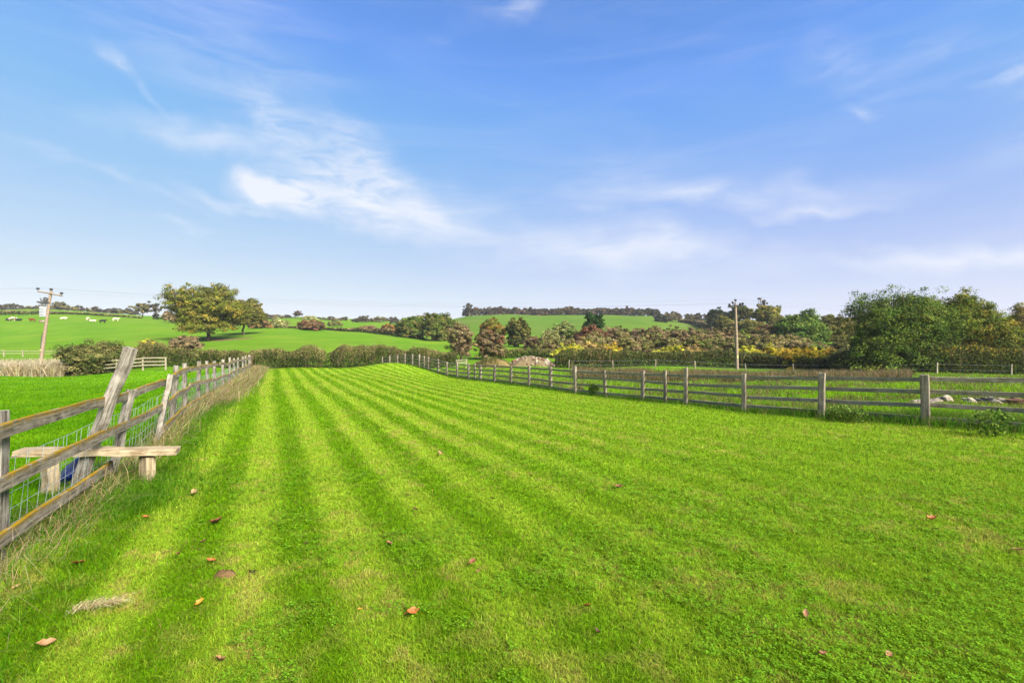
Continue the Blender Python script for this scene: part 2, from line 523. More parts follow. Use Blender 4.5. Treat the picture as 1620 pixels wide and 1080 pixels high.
def blade_mesh(name, x, y, h, w, lx, ly, col, mat, z=None, curl=0.55, tipcol=None):
    """x,y base; h height; w width; lx,ly horizontal offset of the tip as a fraction of h"""
    n = len(x)
    if z is None: z = H(x, y)
    ang = RNG.uniform(0, 2 * np.pi, n)
    dx, dy = np.cos(ang) * w / 2, np.sin(ang) * w / 2
    V = np.zeros((n, 5, 3))
    mh = 0.55
    V[:, 0] = np.stack([x - dx, y - dy, z - 0.01], -1)
    V[:, 1] = np.stack([x + dx, y + dy, z - 0.01], -1)
    mx, my = x + lx * h * curl * 0.6, y + ly * h * curl * 0.6
    V[:, 2] = np.stack([mx + dx * .8, my + dy * .8, z + h * mh], -1)
    V[:, 3] = np.stack([mx - dx * .8, my - dy * .8, z + h * mh], -1)
    dr = 1.0 / np.sqrt(1 + 0.5 * (lx ** 2 + ly ** 2))
    V[:, 4] = np.stack([x + lx * h, y + ly * h, z + h * dr], -1)
    b = np.arange(n)[:, None] * 5
    quads = b + np.array([0, 1, 2, 3]); tris = b + np.array([3, 2, 4])
    c = np.repeat(col[:, None, :], 5, 1)
    c[:, :2] *= 0.95
    if tipcol is not None: c[:, 4] = tipcol
    return mesh_np(name, V.reshape(-1, 3), quads, tris, c.reshape(-1, 3), mat)


def scatter(n, d0, d1, tx0, tx1, power=1.0):
    """points with density falling as 1/depth^2 between depths d0 and d1, x/y between tx0 and tx1"""
    y = d0 * (d1 / d0) ** RNG.uniform(0, 1, n)
    return y * RNG.uniform(tx0, tx1, n), y


def jitter(c, amt):
    n = len(c)
    return np.clip(c * (1 + RNG.normal(0, amt, (n, 1))) * (1 + RNG.normal(0, amt * .35, (n, 3))), 0.001, 0.9)


# mown lawn
x, y = scatter(880000, 1.75, 44, -1.22, 1.22)
xe, ye = RNG.uniform(-6.5, 6.5, 230000), RNG.uniform(1.2, 5.2, 230000)
ke = np.abs(xe) > 1.22 * np.maximum(ye, 0.01)
x, y = np.append(x, xe[ke]), np.append(y, ye[ke])
k = (x > XL(y) + 0.25) & (x < XR(y) - 0.2)
x, y = x[k], y[k]
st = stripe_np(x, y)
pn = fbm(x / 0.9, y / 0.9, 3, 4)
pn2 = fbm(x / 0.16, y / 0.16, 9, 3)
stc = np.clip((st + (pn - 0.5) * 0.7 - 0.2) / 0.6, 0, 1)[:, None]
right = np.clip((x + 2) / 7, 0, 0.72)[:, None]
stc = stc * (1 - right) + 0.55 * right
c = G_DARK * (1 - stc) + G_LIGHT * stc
yf = np.clip((pn2 - 0.5) * 5, 0, 1)[:, None] * (0.35 + 0.5 * stc) * np.clip((fbm(x / 1.7, y / 1.7, 77, 3) - .38) * 5, 0, 1)[:, None]
c = c * (1 - yf) + G_YEL * yf
dead = (RNG.uniform(0, 1, len(x)) < 0.02 + 0.10 * (yf[:, 0] > .45))[:, None]
c = np.where(dead, C(188, 168, 92), c)
c = jitter(c, 0.24)
h = (0.026 + 0.022 * RNG.uniform(0, 1, len(x)) ** 1.5) * (.65 + .75 * fbm(x / .11, y / .11, 91, 2)) * (1.08 - 0.25 * stc[:, 0]) * (0.75 + 0.5 * pn) * (y / 3) ** 0.12
w = 0.0052 * np.clip(y / 3.2, 1, None) ** 0.85 * RNG.uniform(.75, 1.25, len(x))
lean = (stc[:, 0] - 0.5) * 0.6
lx = -0.447 * lean + RNG.normal(0, .85, len(x))
ly = 0.894 * lean + RNG.normal(0, .85, len(x))
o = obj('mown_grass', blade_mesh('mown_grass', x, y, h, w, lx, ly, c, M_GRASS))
tag(o, 'short mown grass of the striped lawn', 'grass', kind='stuff')

# clover and daisies leaves in the lawn
n = 26000
x, y = scatter(n, 1.9, 9, -.7, 1.2)
dens = fbm(x / 0.7, y / 0.7, 51, 3)
sx = (x / y)
k = (dens > 0.58 - 0.16 * np.clip((sx + .15) * 1.5, 0, 1) + 0.06 * np.clip(y - 5, 0, 4) / 4)
x, y, dens = x[k], y[k], dens[k]
n = len(x)
z = H(x, y) + RNG.uniform(.03, .055, n)
V, T = [], []
sz = RNG.uniform(.008, .0145, n) * np.clip(y / 3, 1, 2) ** .6
ph = RNG.uniform(0, 6.28, n)
vv = np.zeros((n, 3, 4, 3))
for q in range(3):
    a = ph + q * 2.094
    ux, uy = np.cos(a), np.sin(a)
    tilt = RNG.uniform(-.25, .55, n)
    for t, (r_, s_) in enumerate(((0.1, 0), (1.0, -.55), (1.45, 0), (1.0, .55))):
        vv[:, q, t, 0] = x + (ux * r_ - uy * s_) * sz
        vv[:, q, t, 1] = y + (uy * r_ + ux * s_) * sz
        vv[:, q, t, 2] = z + r_ * tilt * sz
cc = jitter(np.tile(C(148, 202, 44), (n, 1)), .14)
cc = np.repeat(cc, 12, 0)
qd = np.arange(n * 3)[:, None] * 4 + np.array([0, 1, 2, 3])
o = obj('clover', mesh_np('clover', vv.reshape(-1, 3), qd, None, cc, M_GRASS))
tag(o, 'small round clover leaves growing through the lawn', 'clover', kind='stuff')

# meadow beyond the left fence
x, y = scatter(190000, 3.2, 46, -1.6, -0.42)
k = (x < XL(y) - 0.3)
x, y = x[k], y[k]
pn = fbm(x / 1.2, y / 1.2, 13, 4)[:, None]
pp_ = np.clip((pn - .3) * 2.2, 0, 1)
c = C(104, 166, 6) * (1 - pp_) + C(140, 194, 20) * pp_
c = jitter(c, .15)
h = RNG.uniform(.04, .09, len(x)) * (y / 5) ** .1
w = 0.0052 * np.clip(y / 3, 1, None) ** 0.85
o = obj('meadow_grass', blade_mesh('meadow_grass', x, y, h, w, RNG.normal(0.2, .5, len(x)), RNG.normal(0, .5, len(x)), c, M_GRASS))
tag(o, 'bright green grass of the meadow behind the netting fence', 'grass', kind='stuff')

# paddock beyond the right fence
x, y = scatter(200000, 8, 60, -.3, 1.35)
k = (x > XR(y) + 0.3)
x, y = x[k], y[k]
pn = fbm(x / 1.6, y / 1.6, 23, 4)
c = np.where((pn > .47)[:, None], C(150, 200, 24), C(104, 160, 10))
rough = fbm(x / 2.2, y / 0.9, 29, 4)
c = np.where(((rough > .55) & (RNG.uniform(0, 1, len(x)) < .7))[:, None], C(140, 120, 80), c)
c = jitter(c, .2)
h = RNG.uniform(.05, .16, len(x)) * (0.5 + 2.6 * np.clip(pn - .4, 0, 1) * 2)
w = 0.011 * np.clip(y / 10, 1, None) ** 0.85
o = obj('paddock_grass', blade_mesh('paddock_grass', x, y, h, w, RNG.normal(0, .6, len(x)), RNG.normal(0, .6, len(x)), c, M_GRASS))
tag(o, 'rough tufted grass in the paddock behind the rail fence', 'grass', kind='stuff')


def along(path, n, t0=0.0, t1=1.0, off=0.0, spread=0.3, bias=0.0):
    """random points along a polyline, sideways offset (positive = right of travel)"""
    P = np.array(path, float)
    d = np.hypot(*(P[1:] - P[:-1]).T)
    cum = np.append(0, np.cumsum(d))
    s = (t0 + (t1 - t0) * RNG.uniform(0, 1, n) ** (1 + bias)) * cum[-1]
    i = np.clip(np.searchsorted(cum, s) - 1, 0, len(d) - 1)
    f = (s - cum[i]) / d[i]
    p = P[i] * (1 - f[:, None]) + P[i + 1] * f[:, None]
    t = (P[i + 1] - P[i]) / d[i][:, None]
    nrm = np.stack([t[:, 1], -t[:, 0]], -1)
    o_ = off + RNG.normal(0, spread, n)
    return p + nrm * o_[:, None]


# straw along the left fence
p1 = along(LEFT_FENCE, 10500, .1, 1.0, .06, .15, 1.0)
p2 = along(LEFT_FENCE, 11000, .4, 1.0, .24, .24, .1)
P_ = np.vstack([p1, p2])
x, y = P_[:, 0], P_[:, 1]
gl = RNG.uniform(0, 1, len(x)) < .22
c = np.array([C(232, 206, 152), C(214, 182, 124), C(240, 220, 172), C(178, 148, 96)])[RNG.integers(0, 4, len(x))]
c = np.where(gl[:, None], C(110, 160, 30), c)
c = jitter(c, .18)
h = RNG.uniform(.2, .5, len(x)) * np.clip(.65 + y / 40, .6, 1.25)
w = 0.0040 * np.clip(y / 4, 1, None) ** .75
o = obj('dry_grass', blade_mesh('dry_grass', x, y, h, w, RNG.normal(.5, .9, len(x)), RNG.normal(-.35, .9, len(x)), c, M_STRAW))
tag(o, 'pale dead grass and straw along the netting fence', 'dry grass', kind='stuff')

# long green grass beside the straw and at the stile
p1 = along(LEFT_FENCE, 9000, .1, .45, .42, .26, .5)
p2 = along(LEFT_FENCE, 4000, .1, .5, -.1, .3, .4)
p3 = np.stack([RNG.normal(-4.45, .42, 5500), RNG.normal(5.35, .5, 5500)], -1)
P_ = np.vstack([p1, p2, p3])
x, y = P_[:, 0], P_[:, 1]
c = np.array([C(96, 160, 18), C(122, 180, 30), C(84, 146, 18), C(150, 190, 62)])[RNG.integers(0, 4, len(x))]
c = jitter(c, .16)
tuft = fbm(x / .35, y / .35, 61, 2)
h = RNG.uniform(.06, .15, len(x)) * (.5 + 1.4 * tuft)
w = 0.0045 * np.clip(y / 4, 1, None) ** .7
o = obj('long_grass', blade_mesh('long_grass', x, y, h, w, RNG.normal(.35, .6, len(x)), RNG.normal(-.35, .6, len(x)), c, M_GRASS))
tag(o, 'unmown long green grass beside the netting fence and the stile', 'grass', kind='stuff')

# unmown strip under the right fence
p1 = along(RIGHT_FENCE, 30000, 0.05, 1.0, .35, .38, .5)
p2 = along(RIGHT_FENCE, 20000, 0.03, .24, .45, .4, .2)
P_ = np.vstack([p1, p2])
x, y = P_[:, 0], P_[:, 1]
near = np.clip((13.5 - y) / 4, 0, 1)
c = np.array([C(82, 140, 20), C(110, 168, 34), C(70, 120, 20), C(158, 148, 88), C(132, 178, 60)])[RNG.integers(0, 5, len(x))]
c = jitter(c, .18)
h = RNG.uniform(.07, .2, len(x)) * (1 + .9 * near) * (.6 + .9 * fbm(x / .6, y / .6, 64, 2))
w = 0.008 * np.clip(y / 9, 1, None) ** .8
o = obj('verge_grass', blade_mesh('verge_grass', x, y, h, w, RNG.normal(-.1, .55, len(x)), RNG.normal(-.25, .55, len(x)), c, M_GRASS))
tag(o, 'dark unmown grass and weeds under the rail fence', 'grass', kind='stuff')

# brown tussocks scattered over the paddock
n = 46000
x, y = scatter(n, 10, 52, -.15, 1.25)
k = (x > XR(y) + 0.8) & (fbm(x / 1.4, y / .7, 83, 3) > .5)
x, y = x[k], y[k]
c = jitter(np.array([C(176, 152, 108), C(150, 130, 86), C(120, 140, 60), C(88, 128, 30)])[RNG.integers(0, 4, len(x))], .18)
o = obj('tussocks', blade_mesh('tussocks', x, y, RNG.uniform(.1, .36, len(x)), .013 * np.clip(y / 12, 1, None) ** .8, RNG.normal(0, .6, len(x)), RNG.normal(0, .6, len(x)), c, M_STRAW))
tag(o, 'brown and green tussocks scattered over the rough paddock', 'tussocks', kind='stuff')

# tall straw round the left utility pole
n = 14000
y = RNG.uniform(46.8, 58, n)
x = at(RNG.uniform(-60, 100, n), y)
c = jitter(np.array([C(255, 236, 190, .6), C(240, 212, 162, .6), C(255, 244, 214, .6), C(206, 176, 128)])[RNG.integers(0, 4, n)], .14)
o = obj('tall_straw', blade_mesh('tall_straw', x, y, RNG.uniform(.7, 1.75, n), np.full(n, .05), RNG.normal(.55, .5, n), RNG.normal(-.35, .45, n), c, M_STRAW))
tag(o, 'tall pale dry grass round the foot of the leaning utility pole', 'dry grass', kind='stuff')

# dead weeds in the paddock before the hedge
n = 30000
px = RNG.uniform(905, 1440, n)
yy = RNG.uniform(0, 1, n)
y = 41 + 13 * yy - (px - 905) / 535 * 10
keep = fbm(px / 40, y / 2.5, 71, 3) > .45
px, y = px[keep], y[keep]
n = len(px)
x = at(px, y)
c = jitter(np.array([C(160, 132, 98), C(140, 116, 88), C(172, 148, 108), C(104, 120, 50)])[RNG.integers(0, 4, n)], .18)
o = obj('dead_weeds', blade_mesh('dead_weeds', x, y, RNG.uniform(.25, .95, n), np.full(n, .04), RNG.normal(0, .35, n), RNG.normal(0, .35, n), c, M_STRAW))
tag(o, 'brown dead weed stems standing in the paddock before the hedge', 'weeds', kind='stuff')


# ------------------------------------------------------------------ woodwork
def wood_mat(name, base, dark, lichen=None, amount=0.5, streak=26.0):
    m, N = new_mat(name)
    tcn = N.n('ShaderNodeTexCoord')
    oi = N.n('ShaderNodeObjectInfo')
    sh = N.n('ShaderNodeVectorMath', operation='ADD')
    N.put(sh.inputs[0], tcn.outputs['Object'])
    N.put(sh.inputs[1], N.vec(N.m('MULTIPLY', oi.outputs['Random'], 40.0), 0.0, 0.0))
    v = sh.outputs[0]
    g = N.noise(N.map(v, sc=(2.2, streak * 1.5, streak * 1.5)), 1.0, 9, .72, .5)
    b = N.noise(v, 7.0, 5, .65)
    c = N.mix(N.ramp(g, .36, .62), dark, base)
    c = N.mix(N.m('MULTIPLY', N.ramp(b, .42, .7), .55), c, tuple(np.array(base[:3]) * 1.35) + (1,))
    c = N.mix(N.m('MULTIPLY', N.ramp(N.noise(v, 3.1, 4), .58, .72), .6), c, tuple(np.array(dark[:3]) * .6) + (1,))
    c = N.mix(N.m('MULTIPLY', oi.outputs['Random'], .35), c, (.6, .58, .56, 1), 'MULTIPLY')
    if lichen:
        geo = N.n('ShaderNodeNewGeometry')
        nz = N.xyz(geo.outputs['Normal'])[2]
        lz = N.xyz(tcn.outputs['Object'])[2]
        up_ = N.m('MAXIMUM', N.ramp(nz, .2, .8), N.m('MULTIPLY', N.ramp(lz, .0, .05), .75))
        f = N.m('MULTIPLY', up_, N.ramp(N.noise(v, 9.0, 5, .6), .62 - amount * .45, .66 - amount * .25))
        c = N.mix(f, c, lichen)
        f2 = N.m('MULTIPLY', N.ramp(N.noise(v, 13.0, 4, .7), .62, .7), .5)
        c = N.mix(f2, c, (.16, .17, .11, 1))
    h = N.m('ADD', g, N.m('MULTIPLY', b, .5))
    return finish(m, N, c, .9, h, .8, .015, .08)


M_OLD = wood_mat('weathered_rail', C4(186, 174, 156), C4(108, 96, 80), C4(200, 160, 20, .32), .62)
M_POST = wood_mat('weathered_post', C4(194, 184, 170), C4(108, 96, 82), None, 0)
M_RPOST = wood_mat('grey_post', C4(184, 170, 150), C4(122, 110, 92), None, 0, 20)
M_RRAIL = wood_mat('brown_rail', C4(214, 198, 170), C4(152, 136, 112), C4(196, 190, 150), .35)
M_STEP = wood_mat('stile_timber', C4(210, 190, 156), C4(140, 116, 86), None, 0)
M_PALE = wood_mat('pale_rail', C4(206, 194, 164), C4(158, 144, 114), None, 0)
M_POLE = wood_mat('pole_timber', C4(200, 178, 156), C4(150, 122, 98), None, 0, 12)


def board(name, A, B, wid, hgt, mat, parent=None, seg=5, jit=0.006, up=(0, 0, 1), bend=0.0, taper=1.0, world=True):
    """a sawn board from A to B with uneven faces; local X runs along its length"""
    A, B = Vector(A), Vector(B)
    L = (B - A).length
    xa = (B - A).normalized()
    za = Vector(up)
    ya = za.cross(xa)
    if ya.length < 1e-4: ya = Vector((0, 1, 0))
    ya.normalize()
    za = xa.cross(ya)
    c = 0.08 * min(wid, hgt)
    prof = [(-wid / 2 + c, -hgt / 2), (wid / 2 - c, -hgt / 2), (wid / 2, -hgt / 2 + c), (wid / 2, hgt / 2 - c),
            (wid / 2 - c, hgt / 2), (-wid / 2 + c, hgt / 2), (-wid / 2, hgt / 2 - c), (-wid / 2, -hgt / 2 + c)]
    V = []
    for i in range(seg + 1):
        t = i / seg
        oy, oz = random.gauss(0, jit), random.gauss(0, jit) + bend * math.sin(t * math.pi)
        tp = 1 + (taper - 1) * t
        for (py_, pz_) in prof:
            V.append((t * L + (random.gauss(0, jit * .7) if i in (0, seg) else 0), py_ * tp + oy + random.gauss(0, jit * .35), pz_ * tp + oz + random.gauss(0, jit * .35)))
    n8 = len(prof)
    Qd = [(i * n8 + j, i * n8 + (j + 1) % n8, (i + 1) * n8 + (j + 1) % n8, (i + 1) * n8 + j) for i in range(seg) for j in range(n8)]
    nv = len(V)
    V.append(tuple(np.mean(V[:n8], 0))); V.append(tuple(np.mean(V[seg * n8:seg * n8 + n8], 0)))
    T = [(nv, (j + 1) % n8, j) for j in range(n8)] + [(nv + 1, seg * n8 + j, seg * n8 + (j + 1) % n8) for j in range(n8)]
    me = mesh_np(name, np.array(V), np.array(Qd)[:, ::-1] if False else Qd, T, mat=mat)
    o = obj(name, me, parent)
    M = Matrix((xa, ya, za)).transposed().to_4x4()
    M.translation = A
    if parent is not None:
        M = Matrix.Translation(-Vector(parent.location)) @ M
    o.matrix_local = M
    return o


def tube_np(pts, rad, sides=6):
    P = np.array(pts, float)
    n = len(P)
    rad = np.broadcast_to(np.array(rad, float), (n,))
    V = []
    for i in range(n):
        t = P[min(i + 1, n - 1)] - P[max(i - 1, 0)]
        t = t / (np.linalg.norm(t) + 1e-9)
        a = np.cross(t, [0, 0, 1.0])
        if np.linalg.norm(a) < 1e-3: a = np.array([1.0, 0, 0])
        a = a / np.linalg.norm(a)
        b = np.cross(t, a)
        for s in range(sides):
            th = 2 * math.pi * s / sides
            V.append(P[i] + (a * math.cos(th) + b * math.sin(th)) * rad[i])
    Qd = [(i * sides + s, i * sides + (s + 1) % sides, (i + 1) * sides + (s + 1) % sides, (i + 1) * sides + s) for i in range(n - 1) for s in range(sides)]
    return np.array(V), np.array(Qd)


class Acc:
    def __init__(s): s.V, s.Q, s.n = [], [], 0
    def tube(s, pts, rad, sides=6):
        V, Qd = tube_np(pts, rad, sides)
        s.V.append(V); s.Q.append(Qd + s.n); s.n += len(V)
    def mesh(s, name, mat, col=None, smooth=True):
        V = np.vstack(s.V)
        cc = None if col is None else np.tile(col, (len(V), 1))
        return mesh_np(name, V, np.vstack(s.Q), None, cc, mat, smooth)


random.seed(11)
# netting fence on the left
lf = empty('netting_fence', (LEFT_FENCE[0][0], LEFT_FENCE[0][1], 0))
tag(lf, 'weathered grey rail fence with wire netting and yellow lichen left of the lawn', 'fence')
lean_ = {3: (.0, .05), 4: None, 5: (.2, .12), 6: (.06, .05), 7: (.02, 0), 8: (.0, .03), 9: (-.02, 0)}
tops = []
for i, ((x, y), z) in enumerate(zip(LEFT_FENCE, LF_Z)):
    z = H1(x, y)
    off = Vector((-.085, -.04, 0))
    if i == 4:
        board('post', (x - .36, y + .45, z - .1), (x - .2, y + .6, z + 1.12), .09, .09, M_POST, lf, 6, .006, up=(1, 0, 0))
        continue
    lx_, ly_ = lean_.get(i, (random.gauss(0, .03), random.gauss(0, .03))) or (0, 0)
    sz_ = .14 if i == 3 else random.uniform(.09, .115)
    board('post', Vector((x, y, z - .15)) + off, Vector((x + lx_, y + ly_, z + 1.2 + random.gauss(0, .03))) + off, sz_, sz_ * .8, M_POST, lf, 6, .006, up=(1, .45, 0))
for i in range(len(LEFT_FENCE) - 1):
    (x0, y0), (x1, y1) = LEFT_FENCE[i], LEFT_FENCE[i + 1]
    z0, z1 = H1(x0, y0), H1(x1, y1)
    for kk, hh in enumerate((1.06, .63, .21)):
        if kk == 2 and i == 4: continue
        j0, j1 = random.gauss(0, .014), random.gauss(0, .014)
        if i > 8: j0 += .03 * math.sin(i * 2.1)
        board('rail', (x0 + .02, y0, z0 + hh + j0), (x1 + .02, y1, z1 + hh + j1), .035, .115 if i < 9 else .095, M_OLD, lf, 6, .005, bend=random.gauss(-.008, .012))
net = Acc()
P = np.array(LEFT_FENCE)
for hh in (.06, .2, .34, .48, .62, .78):
    pts = []
    for i in range(1, 15):
        for t in np.linspace(0, 1, 4)[:-1]:
            p = P[i] * (1 - t) + P[i + 1] * t
            pts.append((p[0] - .12, p[1] - .05, H1(*p) + hh + .02 * math.sin(i * 1.7 + t * 5) - .03 * math.sin(t * math.pi)))
    net.tube(pts, .0028, 3)
for i in range(1, 14):
    L = np.hypot(*(P[i + 1] - P[i]))
    nn = int(L / .16)
    for q in range(nn):
        p = P[i] + (P[i + 1] - P[i]) * q / nn
        zz = H1(*p)
        s_ = random.gauss(.05, .03)
        net.tube([(p[0] - .12, p[1] - .05, zz + .04), (p[0] - .12 + s_ * .2, p[1] - .05 + s_ * .5, zz + .4), (p[0] - .12 + s_ * .4, p[1] - .05 + s_, zz + .79)], .0025, 3)
mw, Nw = new_mat('galvanised_wire')
gw = finish(mw, Nw, Nw.mix(Nw.noise(Nw.n('ShaderNodeNewGeometry').outputs['Position'], 6, 3), C4(225, 230, 230), C4(180, 190, 188)), .45, spec=.5)
no = obj('wire_netting', net.mesh('wire_netting', gw), lf)
no.location = -Vector(lf.location)

# stile beside it
sx, sy = -5.0, 5.9
st_ = empty('stile', (sx, sy, 0))
tag(st_, 'wooden stile with plank step through the fence and tall leaning hand post', 'stile')
board('hand_post', (-5.33, 5.83, -.1), (-4.75, 5.98, 1.72), .105, .115, M_POST, st_, 10, .008, up=(1, 0, .3))
board('step', (-5.78, 5.62, .50), (-4.32, 6.22, .39), .24, .075, M_STEP, st_, 8, .006)
board('leg', (-4.62, 6.08, -.15), (-4.62, 6.08, .345), .17, .11, M_STEP, st_, 4, .005, up=(.4, .9, 0))
board('leg', (-5.5, 5.72, -.15), (-5.5, 5.72, .43), .18, .11, M_STEP, st_, 4, .005, up=(.4, .9, 0))
# blue sack behind the fence
def blob_mesh(name, rx, ry, rz, mat, seed, amp=.25, lon=14, lat=9, flat=None):
    r = np.random.default_rng(seed)
    V = [(0, 0, -rz)]
    ph = r.uniform(0, 6.28, 6)
    for i in range(1, lat):
        th = math.pi * i / lat
        for j in range(lon):
            a = 2 * math.pi * j / lon
            f = 1 + amp * (math.sin(2 * a + ph[0] + th * 2) * .5 + math.sin(3 * a + ph[1] - th * 3) * .4 + math.sin(5 * th + ph[2] + a) * .35) + r.normal(0, amp * .18)
            V.append((rx * f * math.sin(th) * math.cos(a), ry * f * math.sin(th) * math.sin(a), -rz * f * math.cos(th)))
    V.append((0, 0, rz))
    Qd = [(1 + i * lon + j, 1 + i * lon + (j + 1) % lon, 1 + (i + 1) * lon + (j + 1) % lon, 1 + (i + 1) * lon + j) for i in range(lat - 2) for j in range(lon)]
    T = [(0, 1 + (j + 1) % lon, 1 + j) for j in range(lon)]
    e = len(V) - 1
    T += [(e, e - lon + j, e - lon + (j + 1) % lon) for j in range(lon)]
    return mesh_np(name, np.array(V), Qd, T, mat=mat, smooth=True)


mb, Nb = new_mat('blue_plastic')
tcb = Nb.n('ShaderNodeTexCoord').outputs['Object']
cb = Nb.mix(Nb.ramp(Nb.noise(tcb, 14, 3), .58, .66), C4(18, 50, 170, .5), C4(200, 205, 225, .3))
finish(mb, Nb, cb, .3, Nb.noise(tcb, 18, 4), .6, .02, .5)
bs = obj('plastic_sack', blob_mesh('plastic_sack', .10, .14, .26, mb, 4, .3))
bs.location = (-5.52, 6.12, H1(-5.52, 6.12) + .2)
bs.rotation_euler = (.1, .75, .3)
tag(bs, 'crumpled blue plastic sack behind the fence under the stile step', 'sack')

# post and rail fence on the right
rf = empty('rail_fence', (RIGHT_FENCE[0][0], RIGHT_FENCE[0][1], 0))
tag(rf, 'long post and rail fence with four rails curving right of the lawn', 'fence')
for i, (x, y) in enumerate(RIGHT_FENCE):
    z = H1(x, y)
    sz_ = .155 if i in (4,) else random.uniform(.105, .14)
    ht = 1.13 + random.gauss(0, .025) + (.1 if i in (7, 10, 17, 21, 23) else 0)
    lx_ = random.gauss(0, .018)
    board('post', (x, y, z - .2), (x + lx_, y + random.gauss(0, .015), z + ht), sz_, sz_, M_RPOST, rf, 5, .004, up=(.7, .7, 0))
    if i in (7, 15, 20):
        f = .5
        x2, y2 = x * .55 + RIGHT_FENCE[i + 1][0] * .45, y * .55 + RIGHT_FENCE[i + 1][1] * .45
        board('post', (x2, y2, H1(x2, y2) - .2), (x2, y2, H1(x2, y2) + 1.15), .1, .1, M_RPOST, rf, 5, .004, up=(.7, .7, 0))
i = 0
hs = (1.0, .72, .43, .14)
while i < len(RIGHT_FENCE) - 1:
    e = min(i + 2, len(RIGHT_FENCE) - 1)
    (x0, y0), (x1, y1) = RIGHT_FENCE[i], RIGHT_FENCE[e]
    z0, z1 = H1(x0, y0), H1(x1, y1)
    ox, oy = .06, .05
    for kk, hh in enumerate(hs):
        if kk == 3 and i >= 12: pass
        board('rail', (x0 + ox, y0 + oy, z0 + hh + random.gauss(0, .012)), (x1 + ox, y1 + oy, z1 + hh + random.gauss(0, .012)), .035, .095, M_RRAIL, rf, 6, .005, bend=random.gauss(0, .012))
    i = e


# pale fences by the meadow
def pale_fence(name, label, cols, Y0, Y1, nr, h, group=None, pm=M_PALE, t=.12, gap=()):
    (p0, p1) = cols[0], cols[-1]
    root = None
    pts = []
    for c_ in cols:
        Y = Y0 + (Y1 - Y0) * (c_ - p0) / (p1 - p0)
        pts.append((at(c_, Y), Y))
    root = empty(name, (pts[0][0], pts[0][1], H1(*pts[0])))
    tag(root, label, 'fence')
    for (x, y) in pts:
        z = H1(x, y)
        board('post', (x, y, z - .1), (x + random.gauss(0, .02), y, z + h + .06), t, t, pm, root, 3, .006, up=(0, 1, 0))
    for i in range(len(pts) - 1):
        if i in gap: continue
        for k_ in range(nr):
            hh = h * (1 - k_ * .82 / max(1, nr)) - .06
            (x0, y0), (x1, y1) = pts[i], pts[i + 1]
            board('rail', (x0, y0 - .08, H1(x0, y0) + hh + random.gauss(0, .02)), (x1, y1 - .08, H1(x1, y1) + hh + random.gauss(0, .02)), .05, .11, pm, root, 4, .008)
    return root


pale_fence('meadow_fence', 'pale post and rail fence along the far edge of the left meadow', (-70, -20, 32, 85, 137, 185, 226, 262), 48, 48, 3, 1.25)
pale_fence('field_fence', 'distant pale two rail fence behind the leaning utility pole', (-60, -25, 6, 36, 94, 116, 150), 92, 92, 2, 1.2, t=.16)
pale_fence('hurdle', 'small pale wooden hurdle between the two bare brown bushes', (722, 738), 58, 58, 3, 1.0)

# stakes with wire before the right hedge
sw = empty('stake_fence', (at(900, 58), 58, H1(at(900, 58), 58)))
tag(sw, 'thin wooden stakes with wire along the foot of the right hedge', 'fence')
wacc = Acc()
prev = None
for px, Y in ((900, 59), (970, 59), (1037, 59), (1100, 58.5), (1180, 58), (1255, 56), (1362, 52), (1482, 47), (1600, 44)):
    x = at(px, Y); z = H1(x, Y)
    board('stake', (x, Y, z - .1), (x + random.gauss(0, .05), Y, z + 1.15), .11, .11, M_PALE if px in (1362, 1482, 1100) else M_RPOST, sw, 3, .006, up=(0, 1, 0))
    if prev:
        for hh in (.5, 1.0):
            wacc.tube([(prev[0], prev[1], prev[2] + hh), (x, Y, z + hh)], .006, 3)
    prev = (x, Y, z)
wo_ = obj('wire', wacc.mesh('wire', gw), sw)
wo_.location = -Vector(sw.location)


# ------------------------------------------------------------------ utility poles
def plain(name, c, rough=.6, spec=.3, sc=8.0, var=.35):
    m, N = new_mat(name)
    v = N.n('ShaderNodeTexCoord').outputs['Object']
    f = N.noise(v, sc, 4)
    return finish(m, N, N.mix(N.m('MULTIPLY', f, var), c, tuple(np.array(c[:3]) * .45) + (1,)), rough, f, .15, .01, spec)


M_BLACK = plain('dark_insulator', (.012, .012, .014, 1), .35, .5)
M_IRON = plain('pole_ironwork', (.05, .05, .052, 1), .5, .4)
M_GREY = plain('transformer_paint', C4(214, 214, 222), .5, .4)
M_SIGN = plain('pale_plate', C4(236, 222, 150), .5, .4)


def box_np(cx, cy, cz, sx_, sy_, sz_):
    V = np.array([(cx + a * sx_ / 2, cy + b * sy_ / 2, cz + c * sz_ / 2) for a in (-1, 1) for b in (-1, 1) for c in (-1, 1)])
    Qd = np.array([(0, 1, 3, 2), (4, 6, 7, 5), (0, 4, 5, 1), (2, 3, 7, 6), (0, 2, 6, 4), (1, 5, 7, 3)])
    return V, Qd


def accbox(acc, *a):
    V, Qd = box_np(*a)
    acc.V.append(V); acc.Q.append(Qd + acc.n); acc.n += 8


